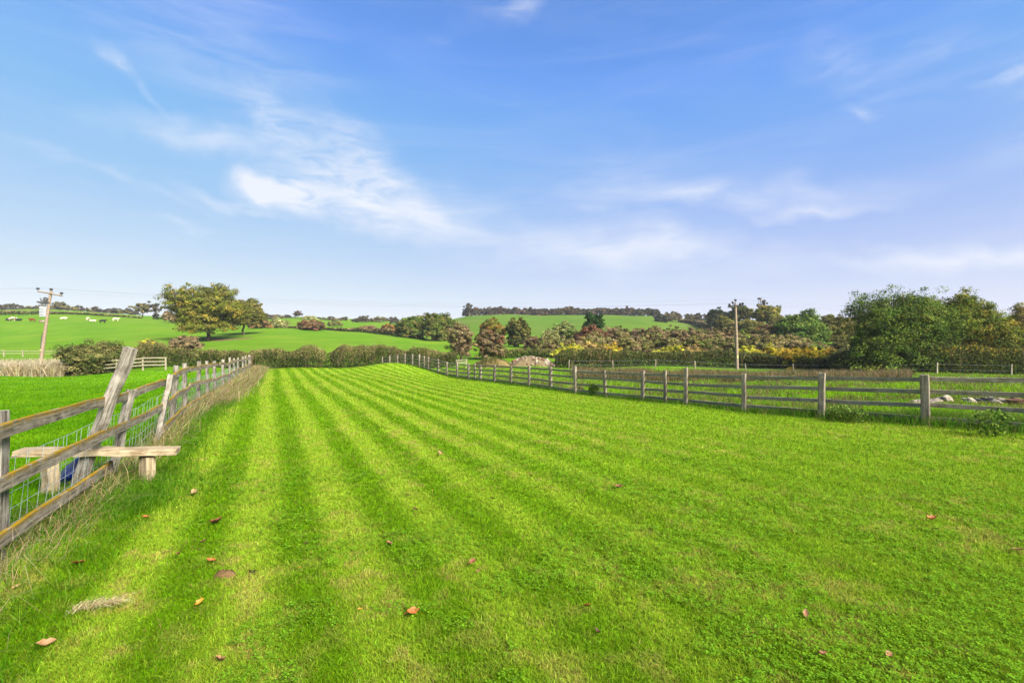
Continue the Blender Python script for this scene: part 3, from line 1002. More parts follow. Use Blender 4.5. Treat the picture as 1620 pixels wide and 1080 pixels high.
def upole(label, px, Y, base_py, top_px, top_py, arm_w, arm_tilt, ins, extra):
    x, z = at(px, Y), zat(base_py, Y)
    root = empty('utility_pole', (x, Y, z))
    tag(root, label, 'utility pole')
    tx, tz = at(top_px, Y) - x, zat(top_py, Y) - z
    a = Acc(); a.tube([(0, 0, -.6), (tx * .5, 0, tz * .5), (tx, 0, tz)], (.21, .18, .14), 10)
    V, Qd = tube_np([(tx, 0, tz - .001), (tx, 0, tz + .03)], (.14, .05), 10); a.V.append(V); a.Q.append(Qd + a.n); a.n += len(V)
    obj('pole', a.mesh('pole', M_POLE), root)
    a = Acc()
    d = Vector((math.cos(arm_tilt), 0, math.sin(arm_tilt)))
    c0 = Vector((tx, -.17, tz - .35))
    V, Qd = tube_np([c0 - d * arm_w / 2, c0 + d * arm_w / 2], .085, 4); a.V.append(V); a.Q.append(Qd + a.n); a.n += len(V)
    obj('crossarm', a.mesh('crossarm', M_IRON if extra == 'plain' else M_POLE, smooth=False), root)
    tips = []
    for off, up in ins:
        b = c0 + d * off
        if off == 0: b = Vector((tx, 0, tz))
        a = Acc(); a.tube([b + Vector((0, 0, .0)), b + Vector((0, 0, up - .2))], .03, 5)
        a.tube([b + Vector((0, 0, up - .24)), b + Vector((0, 0, up - .2)), b + Vector((0, 0, up)), b + Vector((0, 0, up + .05))], (.05, .17, .15, .04), 8)
        obj('insulator', a.mesh('insulator', M_BLACK), root)
        tips.append(Vector((x, Y, z)) + b + Vector((0, 0, up)))
    if extra == 'transformer':
        a = Acc(); accbox(a, tx * .78 - .55, -.1, tz * .72, .62, .5, 1.3)
        for q in range(3): accbox(a, tx * .78 - .55, -.38, tz * .72 - .35 + q * .35, .5, .06, .12)
        obj('transformer', a.mesh('transformer', M_GREY, smooth=False), root)
        a = Acc(); accbox(a, tx * .85 - .3, -.18, tz * .84, .9, .12, .1)
        for q in (-.5, -.2, .12): a.tube([(tx * .85 - .3 + q, -.2, tz * .84), (tx * .85 - .3 + q * 1.3, -.22, tz * .9)], (.05, .07), 6)
        obj('fuse_gear', a.mesh('fuse_gear', M_IRON, smooth=False), root)
        a = Acc(); a.tube([(tx * .28 - .22, -.1, tz * .22), (tx * .42 - .22, -.1, tz * .42)], .045, 6)
        obj('cable_guard', a.mesh('cable_guard', M_IRON), root)
        a = Acc(); accbox(a, tx * .22, -.22, tz * .2, .22, .03, .2)
        obj('plate', a.mesh('plate', M_SIGN, smooth=False), root)
    else:
        a = Acc(); accbox(a, tx * .2, -.2, tz * .22, .22, .03, .45)
        obj('plate', a.mesh('plate', M_SIGN, smooth=False), root)
    return tips


tl = upole('leaning timber utility pole with grey transformer standing in pale straw', 63, 61, 577, 81, 460, 3.2, -.19, ((-1.55, .42), (0, .3), (1.5, .42)), 'transformer')
tr_ = upole('upright timber utility pole in front of the dark right hedge', 1166.5, 62.5, 588, 1163.5, 479.5, 1.9, .05, ((-.85, .3), (-.42, .55), (0, .5), (.55, .3), (.88, .35)), 'plain')
for (a_, b_) in ((tl[0], tr_[0]), (tl[1], tr_[2]), (tl[2], tr_[4])):
    w_ = Acc()
    dirx = (b_ - a_)
    pts = []
    for t in np.linspace(0, 1, 26):
        p = a_ + dirx * float(t)
        pts.append((p.x, p.y, p.z - 4 * 1.1 * t * (1 - t)))
    w_.tube(pts, .0045, 4)
    end = a_ + Vector((-60, -14, .5))
    w_.tube([tuple(a_ + (end - a_) * float(t) - Vector((0, 0, 4 * .9 * t * (1 - t)))) for t in np.linspace(0, 1, 12)], .0045, 4)
    end = b_ + Vector((75, 18, .5))
    w_.tube([tuple(b_ + (end - b_) * float(t) - Vector((0, 0, 4 * 1.0 * t * (1 - t)))) for t in np.linspace(0, 1, 12)], .0045, 4)
    tag(obj('power_line', w_.mesh('power_line', M_IRON)), 'thin overhead electric wire strung between the two utility poles', 'power line', 'wires between the utility poles')


# ------------------------------------------------------------------ trees, bushes, hedges
def quads_leaf(cen, size, rng, up=0.0, nrm=None):
    """a leaf-shaped rhombus at every centre; turned at random, or loosely to face nrm"""
    n = len(cen)
    m_ = rng.normal(0, 1, (n, 3)); m_[:, 2] += up
    if nrm is not None: m_ = m_ * .55 + nrm
    m_ /= np.linalg.norm(m_, axis=1, keepdims=True) + 1e-9
    a = np.cross(m_, rng.normal(0, 1, (n, 3)))
    a /= np.linalg.norm(a, axis=1, keepdims=True) + 1e-9
    b = np.cross(m_, a)
    s = (size * rng.uniform(.6, 1.4, n))[:, None]
    return np.stack([cen - a * s, cen + b * s * .62 + a * s * .1, cen + a * s, cen - b * s * .62 + a * s * .1], 1)


PAL = {
    'oak': [C(108, 116, 40), C(92, 100, 32), C(150, 128, 48), C(76, 86, 30), C(132, 122, 44)],
    'olive': [C(92, 96, 40), C(112, 104, 52), C(76, 84, 36), C(124, 112, 56)],
    'dark': [C(48, 60, 28), C(62, 72, 34), C(40, 52, 28), C(74, 78, 40)],
    'green': [C(70, 96, 34), C(92, 114, 40), C(54, 80, 30), C(112, 128, 48)],
    'bright': [C(104, 128, 54), C(86, 114, 46), C(126, 142, 66), C(70, 96, 40)],
    'willow': [C(148, 146, 88), C(124, 128, 74), C(160, 152, 100), C(104, 112, 62)],
    'brown': [C(130, 108, 78), C(110, 94, 68), C(144, 122, 86), C(100, 98, 56)],
    'mauve': [C(136, 112, 86), C(118, 98, 76), C(148, 124, 92), C(110, 108, 62)],
    'red': [C(126, 80, 58), C(110, 72, 54), C(138, 98, 64), C(98, 86, 54)],
    'autumn': [C(150, 104, 48), C(126, 92, 48), C(104, 100, 50), C(164, 124, 58)],
    'yellow': [C(206, 186, 46), C(186, 176, 52), C(160, 164, 52), C(214, 196, 80)],
    'gold': [C(212, 166, 40), C(196, 150, 58), C(178, 150, 50), C(150, 140, 48)],
    'pink': [C(178, 146, 96), C(166, 138, 76), C(188, 164, 88), C(150, 134, 60)],
    'far': [C(88, 82, 68), C(98, 88, 70), C(80, 78, 64), C(104, 94, 72)],
    'faroak': [C(102, 96, 62), C(88, 86, 58), C(114, 102, 66)],
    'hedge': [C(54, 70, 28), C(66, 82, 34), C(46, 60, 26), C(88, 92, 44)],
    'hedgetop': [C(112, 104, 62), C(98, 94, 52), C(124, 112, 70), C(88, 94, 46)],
    'big': [C(62, 88, 30), C(82, 104, 34), C(104, 122, 42), C(50, 72, 28), C(128, 126, 52)],
    'pine': [C(44, 70, 34), C(56, 82, 40), C(38, 58, 32)],
}
PAL = {k_: [np.clip(c_ * (2.2 if k_.startswith('hedge') else 1.9), 0, .5) for c_ in v_] for k_, v_ in PAL.items()}
for k_, f_ in (('big', .78), ('yellow', .88), ('gold', .85), ('pink', .85), ('red', .85), ('far', .72), ('dark', .85)):
    PAL[k_] = [c_ * f_ for c_ in PAL[k_]]
TWIGC = C(150, 130, 108)
M_BARK = plain('bark', C4(128, 112, 94), .9, .1, 3.0, .7)


def crown_np(rng, rx, ry, rz, nclump, per, leaf, pal, low=-.75, lumps=.3, fill=.5, clump=.26, holes=0.0):
    d = rng.normal(0, 1, (nclump * 3, 3))
    d /= np.linalg.norm(d, axis=1, keepdims=True)
    d = d[d[:, 2] > low][:nclump]
    ph = rng.uniform(0, 6.28, 6)
    az = np.arctan2(d[:, 1], d[:, 0])
    lum = 1 + lumps * (np.sin(az * 2 + ph[0] + d[:, 2] * 2) * .45 + np.sin(az * 3 + ph[1] - d[:, 2] * 3) * .35 + np.sin(d[:, 2] * 6 + ph[2] + az) * .3 + rng.normal(0, .34, len(d)))
    r = fill + (1 - fill) * rng.uniform(0, 1, len(d)) ** .6
    cc = d * (r * lum)[:, None] * np.array([rx, ry, rz])
    if holes:
        cc = cc[rng.uniform(0, 1, len(cc)) > holes]
    sz = clump * (rx + ry + rz) / 3 * rng.uniform(.55, 1.35, len(cc))
    u = rng.normal(0, 1, (len(cc), per, 3)); u /= np.linalg.norm(u, axis=2, keepdims=True)
    off = u * (rng.uniform(.15, 1.0, (len(cc), per, 1)) ** .6) * sz[:, None, None] * .85
    off[:, :, 2] *= .62
    P = (cc[:, None] + off).reshape(-1, 3)
    nrm = (u * .8 + (cc / np.array([rx, ry, rz]))[:, None] * .35 + np.array([0, 0, .45])).reshape(-1, 3)
    pal = np.array(pal)
    ci = rng.integers(0, len(pal), len(cc))
    col = pal[ci][:, None] * .72 + pal[rng.integers(0, len(pal), (len(cc), per))] * .28
    col = col * rng.uniform(.7, 1.35, (len(cc), 1, 1)) * rng.uniform(.75, 1.3, (len(cc), per, 1))
    return cc, quads_leaf(P, leaf, rng, .3, nrm), col.reshape(-1, 3)


def twigs_np(rng, base, tips, w0):
    """thin tapering twigs as single long triangles, crossed"""
    n = len(tips)
    s = rng.normal(0, 1, (n, 3)); s[:, 2] *= .2
    s /= np.linalg.norm(s, axis=1, keepdims=True)
    mid = (base + tips) / 2 + rng.normal(0, .06, (n, 3)) * np.linalg.norm(tips - base, axis=1, keepdims=True)
    V = np.stack([base - s * w0, base + s * w0, mid + s * w0 * .7, mid - s * w0 * .7, tips], 1)
    b = np.arange(n)[:, None] * 5
    return V.reshape(-1, 3), b + np.array([0, 1, 2, 3]), b + np.array([3, 2, 4])


def tree(label, px, Y, top_py, w_px, pal, cat='tree', name='tree', group=None, seed=1, base_py=None, trunk=.2, leaf=None, dens=1.0, lumps=.3, low=-.75, clump=.26, holes=0.0, twig=0, depth=.8, fill=.5, dx=0.0, bare=0.0):
    rng = np.random.default_rng(seed * 7919 + int(px * 3) + int(Y))
    x = at(px, Y)
    zg = H1(x, Y)
    if base_py is not None: zg = min(zg, zat(base_py, Y)) if abs(zg - zat(base_py, Y)) < 3 else zg
    top = zat(top_py, Y)
    hgt = max(top - zg, .8)
    rx = w_px / 2 / F * Y * 1.08
    root = empty(name, (x, Y, zg))
    tag(root, label, cat, group)
    c0 = trunk * hgt if trunk >= .08 else -.1 * hgt
    rz = (hgt - c0) / 2 * 1.0
    cz = c0 + rz
    if leaf is None: leaf = max(.07, Y / F * 1.25)
    area = rx * rz * 4
    per = 56
    ncl = int(np.clip(dens * rx * rz / (leaf * leaf) * 1.1, 14, 2400))
    s = .86 / (1 + .1 * lumps)
    cc, LV, LC = crown_np(rng, rx * s, rx * depth * s, rz * s, ncl, per, leaf, pal, low, lumps, fill, clump, holes)
    if trunk < .08:
        fz = np.clip(-LV[..., 2] / rz, 0, .9)
        LV[..., :2] *= (1 / np.sqrt(1 - fz ** 2) ** .75)[..., None]
    LV[..., 2] += cz; LV[..., 0] += dx * rx; cc = cc + np.array([dx * rx, 0, cz])
    LV[..., 2] = np.maximum(LV[..., 2], .02 - .25 * (trunk < .08))
    # trunk and limbs
    a = Acc()
    tr0 = max(.05, hgt * .028)
    fork = max(c0 * 1.1, hgt * .22)
    a.tube([(0, 0, -.4), (rng.normal(0, .03) * hgt, 0, fork * .5), (0, 0, fork)], (tr0 * 1.5, tr0 * 1.05, tr0), 7)
    a.tube([(0, 0, fork), (dx * rx * .4 + rng.normal(0, .05) * hgt, rng.normal(0, .04) * hgt, (fork + hgt) / 2), (dx * rx * .6, 0, hgt * .93)], (tr0, tr0 * .55, tr0 * .12), 6)
    nl = int(min(len(cc), 7 + bare * 40))
    for q in rng.choice(len(cc), nl, replace=False):
        e = cc[q]
        st0 = np.array([0, 0, fork * rng.uniform(.8, 1.0) + (e[2] - fork) * rng.uniform(.0, .35) if e[2] > fork else fork * .9])
        m1 = st0 * .5 + e * .5 + rng.normal(0, .05, 3) * hgt
        a.tube([st0, m1, e], (tr0 * .5, tr0 * .28, tr0 * .06), 5)
    obj('trunk', a.mesh('trunk', M_BARK), root)
    V = LV.reshape(-1, 3); nq = len(LV)
    Qd = np.arange(nq)[:, None] * 4 + np.arange(4)
    Cc = np.repeat(LC, 4, 0)
    T = None
    if twig:
        nt = int(twig)
        i_ = rng.integers(0, len(cc), nt)
        tips = cc[i_] * np.array([1.0, 1.0, 1.0]) + rng.normal(0, .14, (nt, 3)) * np.array([rx, rx * depth, rz])
        base = tips * np.array([.45, .45, .5]) + np.array([0, 0, .1 * hgt])
        tips[:, 2] += .10 * rz
        VT, QT, TT = twigs_np(rng, base, tips, leaf * .24)
        Qd = np.vstack([Qd, QT + len(V)]); T = TT + len(V)
        tc_ = np.clip(TWIGC * rng.uniform(.7, 1.35, (nt, 1)), 0, 1)
        Cc = np.vstack([Cc, np.repeat(tc_, 5, 0)])
        V = np.vstack([V, VT])
    obj('crown', mesh_np('crown', V, Qd, T, np.clip(Cc, .002, .8), M_LEAF), root)
    return root


def hedge(label, pts, width, pal, top_pal, seed, leaf=None, dens=1.0, twig=1.0, name='hedge', cat='hedge', group=None, var=.2):
    """pts: (px, Y, top_py): a hedge through these columns; height from the ground up to the given picture row"""
    rng = np.random.default_rng(seed)
    W_ = np.array([(at(p, Y), Y, H1(at(p, Y), Y), zat(t, Y)) for p, Y, t in pts])
    d = np.hypot(np.diff(W_[:, 0]), np.diff(W_[:, 1])); cum = np.append(0, np.cumsum(d)); L = cum[-1]
    Ym = W_[:, 1].mean()
    if leaf is None: leaf = max(.05, Ym / F * 1.1)
    hm = float(np.mean(W_[:, 3] - W_[:, 2]))
    n = int(np.clip(dens * L * hm / (leaf * leaf) * 4.2, 300, 90000))
    s = rng.uniform(0, L, n)
    I = lambda k_, ss: np.interp(ss, cum, W_[:, k_])
    nx = np.gradient(W_[:, 1]); ny = -np.gradient(W_[:, 0]); nn = np.hypot(nx, ny) + 1e-9
    bump = (fbm(s / 1.6, s * 0 + seed, seed, 3) - .5) * 2 * var
    hh = (I(3, s) - I(2, s)) * (1 + bump)
    v = rng.uniform(0, 1, n) ** .8
    th = rng.uniform(-1, 1, n)
    th = np.sign(th) * np.abs(th) ** .5
    prof = np.sqrt(np.clip(1 - np.clip(v - .55, 0, 1) ** 2 * 4.5, .03, 1)) * (.8 + .2 * vnoise(s / .8, v * 4, seed + 3))
    o_ = th * prof * width / 2
    x = I(0, s) + np.interp(s, cum, nx / nn) * o_
    y = I(1, s) + np.interp(s, cum, ny / nn) * o_
    z = I(2, s) + v * hh
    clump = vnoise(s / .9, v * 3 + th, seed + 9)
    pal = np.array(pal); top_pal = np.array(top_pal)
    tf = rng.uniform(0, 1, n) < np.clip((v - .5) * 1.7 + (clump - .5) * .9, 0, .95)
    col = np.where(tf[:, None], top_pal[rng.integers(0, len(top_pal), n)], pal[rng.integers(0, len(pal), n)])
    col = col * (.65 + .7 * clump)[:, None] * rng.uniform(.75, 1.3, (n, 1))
    root = empty(name, (W_[0, 0], W_[0, 1], W_[0, 2]))
    tag(root, label, cat, group)
    LV = quads_leaf(np.stack([x, y, z], -1), leaf, rng, .5)
    V = LV.reshape(-1, 3); Qd = np.arange(n)[:, None] * 4 + np.arange(4); Cc = np.repeat(col, 4, 0)
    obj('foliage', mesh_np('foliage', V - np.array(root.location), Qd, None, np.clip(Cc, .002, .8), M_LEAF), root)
    nt = int(L * hm * 9 * twig * (60 / max(Ym, 30)) ** 1.2)
    if nt > 5:
        s = rng.uniform(0, L, nt)
        b = (fbm(s / 1.6, s * 0 + seed, seed, 3) - .5) * 2 * var
        hh = (I(3, s) - I(2, s)) * (1 + b)
        o_ = rng.uniform(-.8, .8, nt) * width / 2
        bx = I(0, s) + np.interp(s, cum, nx / nn) * o_; by = I(1, s) + np.interp(s, cum, ny / nn) * o_; bz = I(2, s)
        base = np.stack([bx, by, bz + hh * rng.uniform(.0, .5, nt)], -1)
        tips = np.stack([bx + rng.normal(0, .2, nt) * hm, by + rng.normal(0, .15, nt) * hm, bz + hh * rng.uniform(.85, 1.3, nt)], -1)
        VT, QT, TT = twigs_np(rng, base, tips, leaf * .22)
        tc_ = np.clip(C(160, 132, 100) * rng.uniform(.6, 1.4, (nt, 1)), 0, 1)
        obj('twigs', mesh_np('twigs', VT - np.array(root.location), QT, TT, np.repeat(tc_, 5, 0), M_TWIG), root)
    return root


# --- left side
tree('broad autumn oak in the left field, tallest tree on that side', 328, 118, 449, 104, PAL['oak'][:2] + PAL['olive'][:2] + PAL['oak'], seed=3, trunk=.09, lumps=.5, clump=.2, dens=1.0, low=-.85, name='oak_tree', depth=.9, holes=.22, base_py=541)
tree('smaller olive tree just behind the right edge of the broad oak', 386, 136, 472, 60, PAL['olive'], seed=5, trunk=.1, dens=1.3)
tree('thin half bare tree, left of two behind the cow field hedge', 226, 225, 476, 30, PAL['faroak'], seed=6, trunk=.15, dens=.5, twig=120, holes=.3, lumps=.4)
tree('thin half bare tree, right of two behind the cow field hedge', 247, 228, 477, 22, PAL['far'], seed=8, trunk=.3, dens=.5, twig=120, holes=.3, lumps=.4)
tree('round dark bush under the right hand half bare tree', 247, 224, 495, 12, PAL['dark'], 'bush', 'bush', seed=9, trunk=.05)
tree('low brown thicket between the half bare trees and the oak', 268, 200, 492, 22, PAL['brown'], 'bush', 'bush', seed=10, trunk=.02)
tree('bare tree on the skyline behind the leaning utility pole', 72, 330, 468, 22, PAL['far'], seed=12, trunk=.35, dens=.3, twig=140, holes=.4)
tree('pale green round tree on the skyline right of the leaning utility pole', 97, 335, 476.5, 24, PAL['faroak'], seed=13, trunk=.05)
rg = random.Random(5)
for i in range(30):
    px = -38 + i * 8.6
    t = 479.5 + max(0, px) * .042 + rg.uniform(-2.2, 2.5)
    tree('dark brown tree in the wooded skyline above the cow field', px, 352 + rg.uniform(-8, 12), t, rg.uniform(13, 19), PAL['far'] if i % 3 else PAL['olive'], group='skyline trees above the cow field', seed=20 + i, trunk=.02, dens=.8, lumps=.2, low=-.95)
hedge('thin dark hedge line across the top of the cow field', [(-60, 222, 489.5), (60, 224, 492), (140, 222, 495), (222, 214, 501.5)], 2.0, PAL['dark'], PAL['brown'], 41, twig=0, dens=.8)
tree('big rounded hedge bush with brown twiggy top beside the meadow fence', 152, 49.5, 540, 98, PAL['hedge'] + PAL['hedgetop'], 'bush', 'bush', seed=51, trunk=.0, dens=1.0, twig=1800, low=-.99, lumps=.35)
hedge('mixed brown and green hedge between the big bush and the straw fence', [(185, 52, 556), (232, 53, 547), (262, 54, 546), (300, 55, 553), (345, 57, 556), (400, 58, 555)], 2.6, PAL['hedge'], PAL['hedgetop'], 42, twig=2.2, var=.25)
tree('yellowish shrub rising above the left hedge', 234, 60, 533, 30, PAL['yellow'][1:3] + PAL['hedgetop'], 'shrub', 'shrub', seed=52, trunk=.1, dens=.7, twig=200)
tree('reddish brown low bush in front of the broad oak', 292, 92, 531, 50, PAL['brown'] + PAL['mauve'], 'bush', 'bush', seed=53, trunk=.0, twig=200, low=-.99)
hedge('clipped dark hedge behind the lawn crest, left of its dip', [(395, 59, 556), (430, 60, 553), (470, 60, 552), (500, 60, 547), (514, 60, 555)], 2.4, PAL['hedge'], PAL['hedgetop'], 43, twig=2.4, var=.2)
hedge('clipped dark hedge behind the lawn crest, right of its dip', [(520, 60, 556), (545, 60, 548), (590, 60.5, 547), (640, 61, 550), (690, 62, 553), (722, 63, 557)], 2.4, PAL['hedge'], PAL['hedgetop'], 44, twig=2.4, var=.2)
# --- middle distance, left of the hill
tree('orange brown bush at the left end of the far field hedge', 413, 172, 505, 36, PAL['autumn'] + PAL['brown'], 'bush', 'bush', seed=61, trunk=.02)
tree('tan bushy willow between the orange bush and the red bush', 441, 176, 504, 32, PAL['willow'], 'bush', 'bush', seed=62, trunk=.02)
tree('dome shaped dark red bush in the middle of the far field', 493, 168, 505, 44, PAL['red'] + PAL['brown'], 'bush', 'bush', seed=63, trunk=.0, low=-.99, lumps=.12)
hedge('low dark hedge at the top of the far field', [(395, 178, 514), (470, 174, 516), (540, 176, 519), (590, 172, 519), (660, 160, 522)], 2.5, PAL['dark'], PAL['brown'], 45, twig=0, var=.3)
tree('lone reddish tree standing up from the far skyline wood', 471, 300, 491, 13, PAL['red'][:2] + PAL['far'], seed=64, trunk=.2)
for i, (px, t, w_, p_) in enumerate(((404, 500, 20, 'far'), (420, 497, 22, 'far'), (438, 498, 24, 'faroak'), (456, 498, 22, 'far'), (488, 500, 26, 'willow'), (508, 502, 16, 'far'), (524, 499, 12, 'far'),
                                     (545, 500.5, 14, 'far'), (561, 503, 12, 'far'), (574, 499, 22, 'far'), (588, 503, 14, 'faroak'), (603, 500, 24, 'faroak'), (622, 500, 18, 'far'), (515, 504, 20, 'far'), (533, 504, 22, 'faroak'), (644, 503, 18, 'far'))):
    tree('dark tree in the skyline wood left of the hill', px, 305 + (i % 4) * 9, t, w_, PAL[p_], group='skyline trees left of the hill', seed=70 + i, trunk=.06, dens=.9, lumps=.3)
tree('pale scrubby tree in front of the skyline wood', 530, 215, 507, 28, PAL['willow'] + PAL['olive'], 'bush', 'bush', seed=90, trunk=.02)
tree('purple brown bush left of the two dark green trees', 583, 180, 514, 30, PAL['mauve'] + PAL['red'][:1], 'bush', 'bush', seed=91, trunk=.0)
tree('rust coloured bush at the foot of the dark green trees', 614, 172, 511, 30, PAL['autumn'][1:] + PAL['red'][:2], 'bush', 'bush', seed=92, trunk=.0)
tree('dense dark green tree, left of two at the field corner', 652, 160, 500, 54, PAL['olive'] + PAL['green'], seed=93, trunk=.02, dens=1.4, low=-.95)
tree('dense dark green tree, right of two at the field corner', 697, 155, 495, 52, PAL['green'] + PAL['olive'], seed=94, trunk=.02, dens=1.4, low=-.95, lumps=.38)
tree('twiggy leafless brown bush at the left of the field gap', 729, 71, 507, 48, PAL['mauve'] + PAL['brown'] + PAL['willow'][:2], 'bush', 'bush', seed=95, trunk=.09, dens=.32, twig=2600, low=-.95, lumps=.3, base_py=575)
tree('twiggy brown bush with dark red top at the right of the field gap', 776, 73, 519, 50, PAL['red'][:1] + PAL['brown'] + PAL['mauve'] + PAL['olive'][:2], 'bush', 'bush', seed=96, trunk=.08, dens=.5, twig=1800, low=-.95, lumps=.3, base_py=575)
tree('autumn coloured tree behind the red topped bush', 777, 122, 502, 44, PAL['autumn'][:1] + PAL['olive'] + PAL['oak'][:3], seed=97, trunk=.05)
tree('grey green conical tree at the left foot of the hill field', 821, 118, 502, 38, PAL['dark'] + PAL['olive'], seed=98, trunk=.05, dens=1.3)
tree('low rounded maroon bush at the foot of the hill field', 846, 108, 531, 38, PAL['red'][1:] + PAL['mauve'], 'bush', 'bush', seed=99, trunk=.0, low=-.99, lumps=.12)
tree('pale willow bush right of the maroon bush', 872, 106, 519, 30, PAL['willow'], 'bush', 'bush', seed=100, trunk=.03)
tree('taller pale yellow green willow bush left of the pine', 894, 112, 507, 40, PAL['willow'] + PAL['bright'], 'bush', 'bush', seed=101, trunk=.03)
tree('dark green pine poking above the red hawthorn', 938, 108, 495, 28, PAL['pine'], name='pine_tree', seed=102, trunk=.1, dens=1.4, lumps=.6, clump=.34)
tree('rust red hawthorn bush below the dark pine', 934, 96, 515, 62, PAL['red'] + PAL['red'][:2] + PAL['brown'][:1], 'bush', 'bush', seed=103, trunk=.02, low=-.95, dens=1.2)
for i, (px, Y, t, w_, p_) in enumerate(((975, 100, 516, 48, 'mauve'), (1003, 102, 519, 40, 'brown'), (1030, 96, 516, 52, 'mauve'), (1062, 99, 518, 46, 'brown'), (1092, 96, 519, 50, 'mauve'), (1122, 100, 519, 48, 'mauve'), (1148, 96, 517, 44, 'mauve'))):
    tree('mauve brown autumn bush in the thicket behind the right hedge', px, Y, t, w_, PAL[p_] + PAL['olive'][:1], 'bush', 'bush', 'mauve brown bushes behind the right hedge', seed=110 + i, trunk=.0, twig=420, lumps=.5, low=-.95)
for i in range(26):
    px = 868 + i * 19.5 + rg.uniform(-7, 7)
    Y = rg.uniform(78, 94)
    if 1296 < px < 1318: continue
    tree('olive brown scrub filling the thicket behind the right hedge', px, Y, rg.uniform(527, 540), rg.uniform(38, 58), (PAL['olive'] + PAL['mauve'] + PAL['willow'][:2]) if i % 3 else (PAL['bright'][:2] + PAL['olive'] + PAL['brown']), 'bush', 'bush', 'scrub in the thicket behind the right hedge', seed=300 + i, trunk=.0, twig=260, lumps=.5, low=-.95, dens=.9)
# --- hill crest
tree('half bare taller tree at the left end of the hilltop row', 742, 398, 477, 16, PAL['far'], seed=120, trunk=.3, dens=.35, twig=150, holes=.3)
for i in range(40):
    px = 738 + i * 7.7
    if 880 < px < 905: t, w_ = 486, 12
    else: t, w_ = 486.5 + rg.uniform(-2.5, 1.5) + (1.5 if px > 1000 else 0), rg.uniform(12, 18)
    tree('dark brown tree in the row along the hilltop', px, 402 + rg.uniform(-3, 4) + (8 if 800 < px < 980 else 0), t, w_, PAL['red'][1:2] + PAL['far'] + PAL['far'] if px < 1000 else PAL['dark'] + PAL['far'], group='row of trees along the hilltop', seed=130 + i, trunk=.0, dens=1.8, lumps=.2, low=-.9)
tree('larger tawny tree standing forward in the hilltop row', 897, 396, 484, 30, PAL['autumn'][1:3] + PAL['far'], seed=171, trunk=.03)
tree('dark round bush at the right end of the hill field', 1047, 320, 495, 26, PAL['dark'] + PAL['far'], 'bush', 'bush', seed=172, trunk=.0, low=-.99, lumps=.12)
tree('brown spreading bush right of the dark round bush', 1064, 335, 493, 30, PAL['brown'] + PAL['far'], 'bush', 'bush', seed=173, trunk=.0)
for i, (px, t, w_, p_) in enumerate(((1090, 494, 16, 'faroak'), (1104, 495, 18, 'far'), (1120, 495, 18, 'far'))):
    tree('far brown tree on the skyline between the hill and the dark oak', px, 350, t, w_, PAL[p_], group='far trees right of the hill', seed=175 + i, trunk=.03)
hedge('dark hedge running down the right edge of the hill field', [(1075, 335, 505), (1100, 310, 506), (1125, 250, 511), (1133, 210, 520)], 3, PAL['dark'], PAL['brown'], 46, twig=0)
# --- right side backdrop
tree('dark compact tree left of the upright utility pole', 1134, 225, 487, 30, PAL['dark'], seed=180, trunk=.12, dens=1.3)
tree('open crowned oak behind the upright utility pole', 1170, 190, 480, 44, PAL['olive'] + PAL['dark'], name='oak_tree', seed=181, trunk=.3, dens=.8, holes=.25, lumps=.4)
tree('dead topped oak right of the upright utility pole', 1213, 180, 480, 48, PAL['oak'] + PAL['olive'], name='oak_tree', seed=182, trunk=.25, dens=.9, holes=.2, lumps=.45)
tree('bare grey dead branches above the dead topped oak', 1205, 182, 466, 24, PAL['far'], seed=183, trunk=.6, dens=.05, twig=60, holes=.6, name='dead_tree', bare=.3)
for i, (px, Y, t, w_, p_) in enumerate(((1150, 165, 500, 40, 'olive'), (1185, 160, 503, 50, 'olive'), (1235, 162, 500, 44, 'faroak'), (1262, 165, 497, 36, 'brown'), (1312, 165, 497, 40, 'faroak'), (1345, 160, 500, 34, 'olive'))):
    tree('olive scrub tree on the slope behind the right hedge', px, Y, t, w_, PAL[p_] + PAL['olive'], group='scrub trees on the right slope', seed=190 + i, trunk=.02, dens=1.1)
tree('grey brown bush with rusty base right of the upright pole', 1213, 112, 512, 50, PAL['olive'] + PAL['brown'] + PAL['red'][2:3], 'bush', 'bush', seed=200, trunk=.0, twig=200)
tree('light green bushy tree midway between the pole and the big trees', 1268, 106, 492, 68, PAL['bright'] + PAL['green'], seed=201, trunk=.02, dens=1.2, lumps=.25)
tree('brownish green tree touching the left of the big dark tree', 1325, 110, 499, 46, PAL['olive'] + PAL['autumn'][2:3], seed=202, trunk=.03, dens=1.1)
tree('low yellow green bush at the foot of the slope right of the pole', 1176, 104, 523, 26, PAL['bright'] + PAL['yellow'][2:3], 'bush', 'bush', seed=203, trunk=.0)
tree('ochre bush at the foot of the light green tree', 1253, 92, 538, 46, PAL['autumn'] + PAL['pink'], 'bush', 'bush', seed=204, trunk=.0)
tree('tall dark green tree, taller and left of the big pair', 1428, 53, 454, 148, PAL['big'] + PAL['green'], seed=210, trunk=.05, dens=1.7, lumps=.36, low=-.95, clump=.22, fill=.45)
tree('broad green tree with yellowing leaves, right of the big pair', 1522, 54, 464, 126, PAL['big'] + PAL['oak'], seed=211, trunk=.05, dens=1.6, lumps=.36, low=-.95, clump=.22, fill=.45)
tree('rounded green crown filling the gap between the big pair of trees', 1482, 55, 474, 110, PAL['big'] + PAL['green'] + PAL['oak'][:2], seed=216, trunk=.05, dens=1.5, lumps=.3, low=-.95)
tree('half bare brown bush at the right edge beside the big pair', 1612, 54, 484, 66, PAL['brown'] + PAL['olive'] + PAL['gold'][2:], 'bush', 'bush', seed=212, trunk=.05, dens=.8, twig=700)
tree('reddish brown bush beyond the right edge', 1668, 56, 492, 80, PAL['brown'] + PAL['red'][:1], 'bush', 'bush', seed=213, trunk=.05, dens=.8, twig=300)
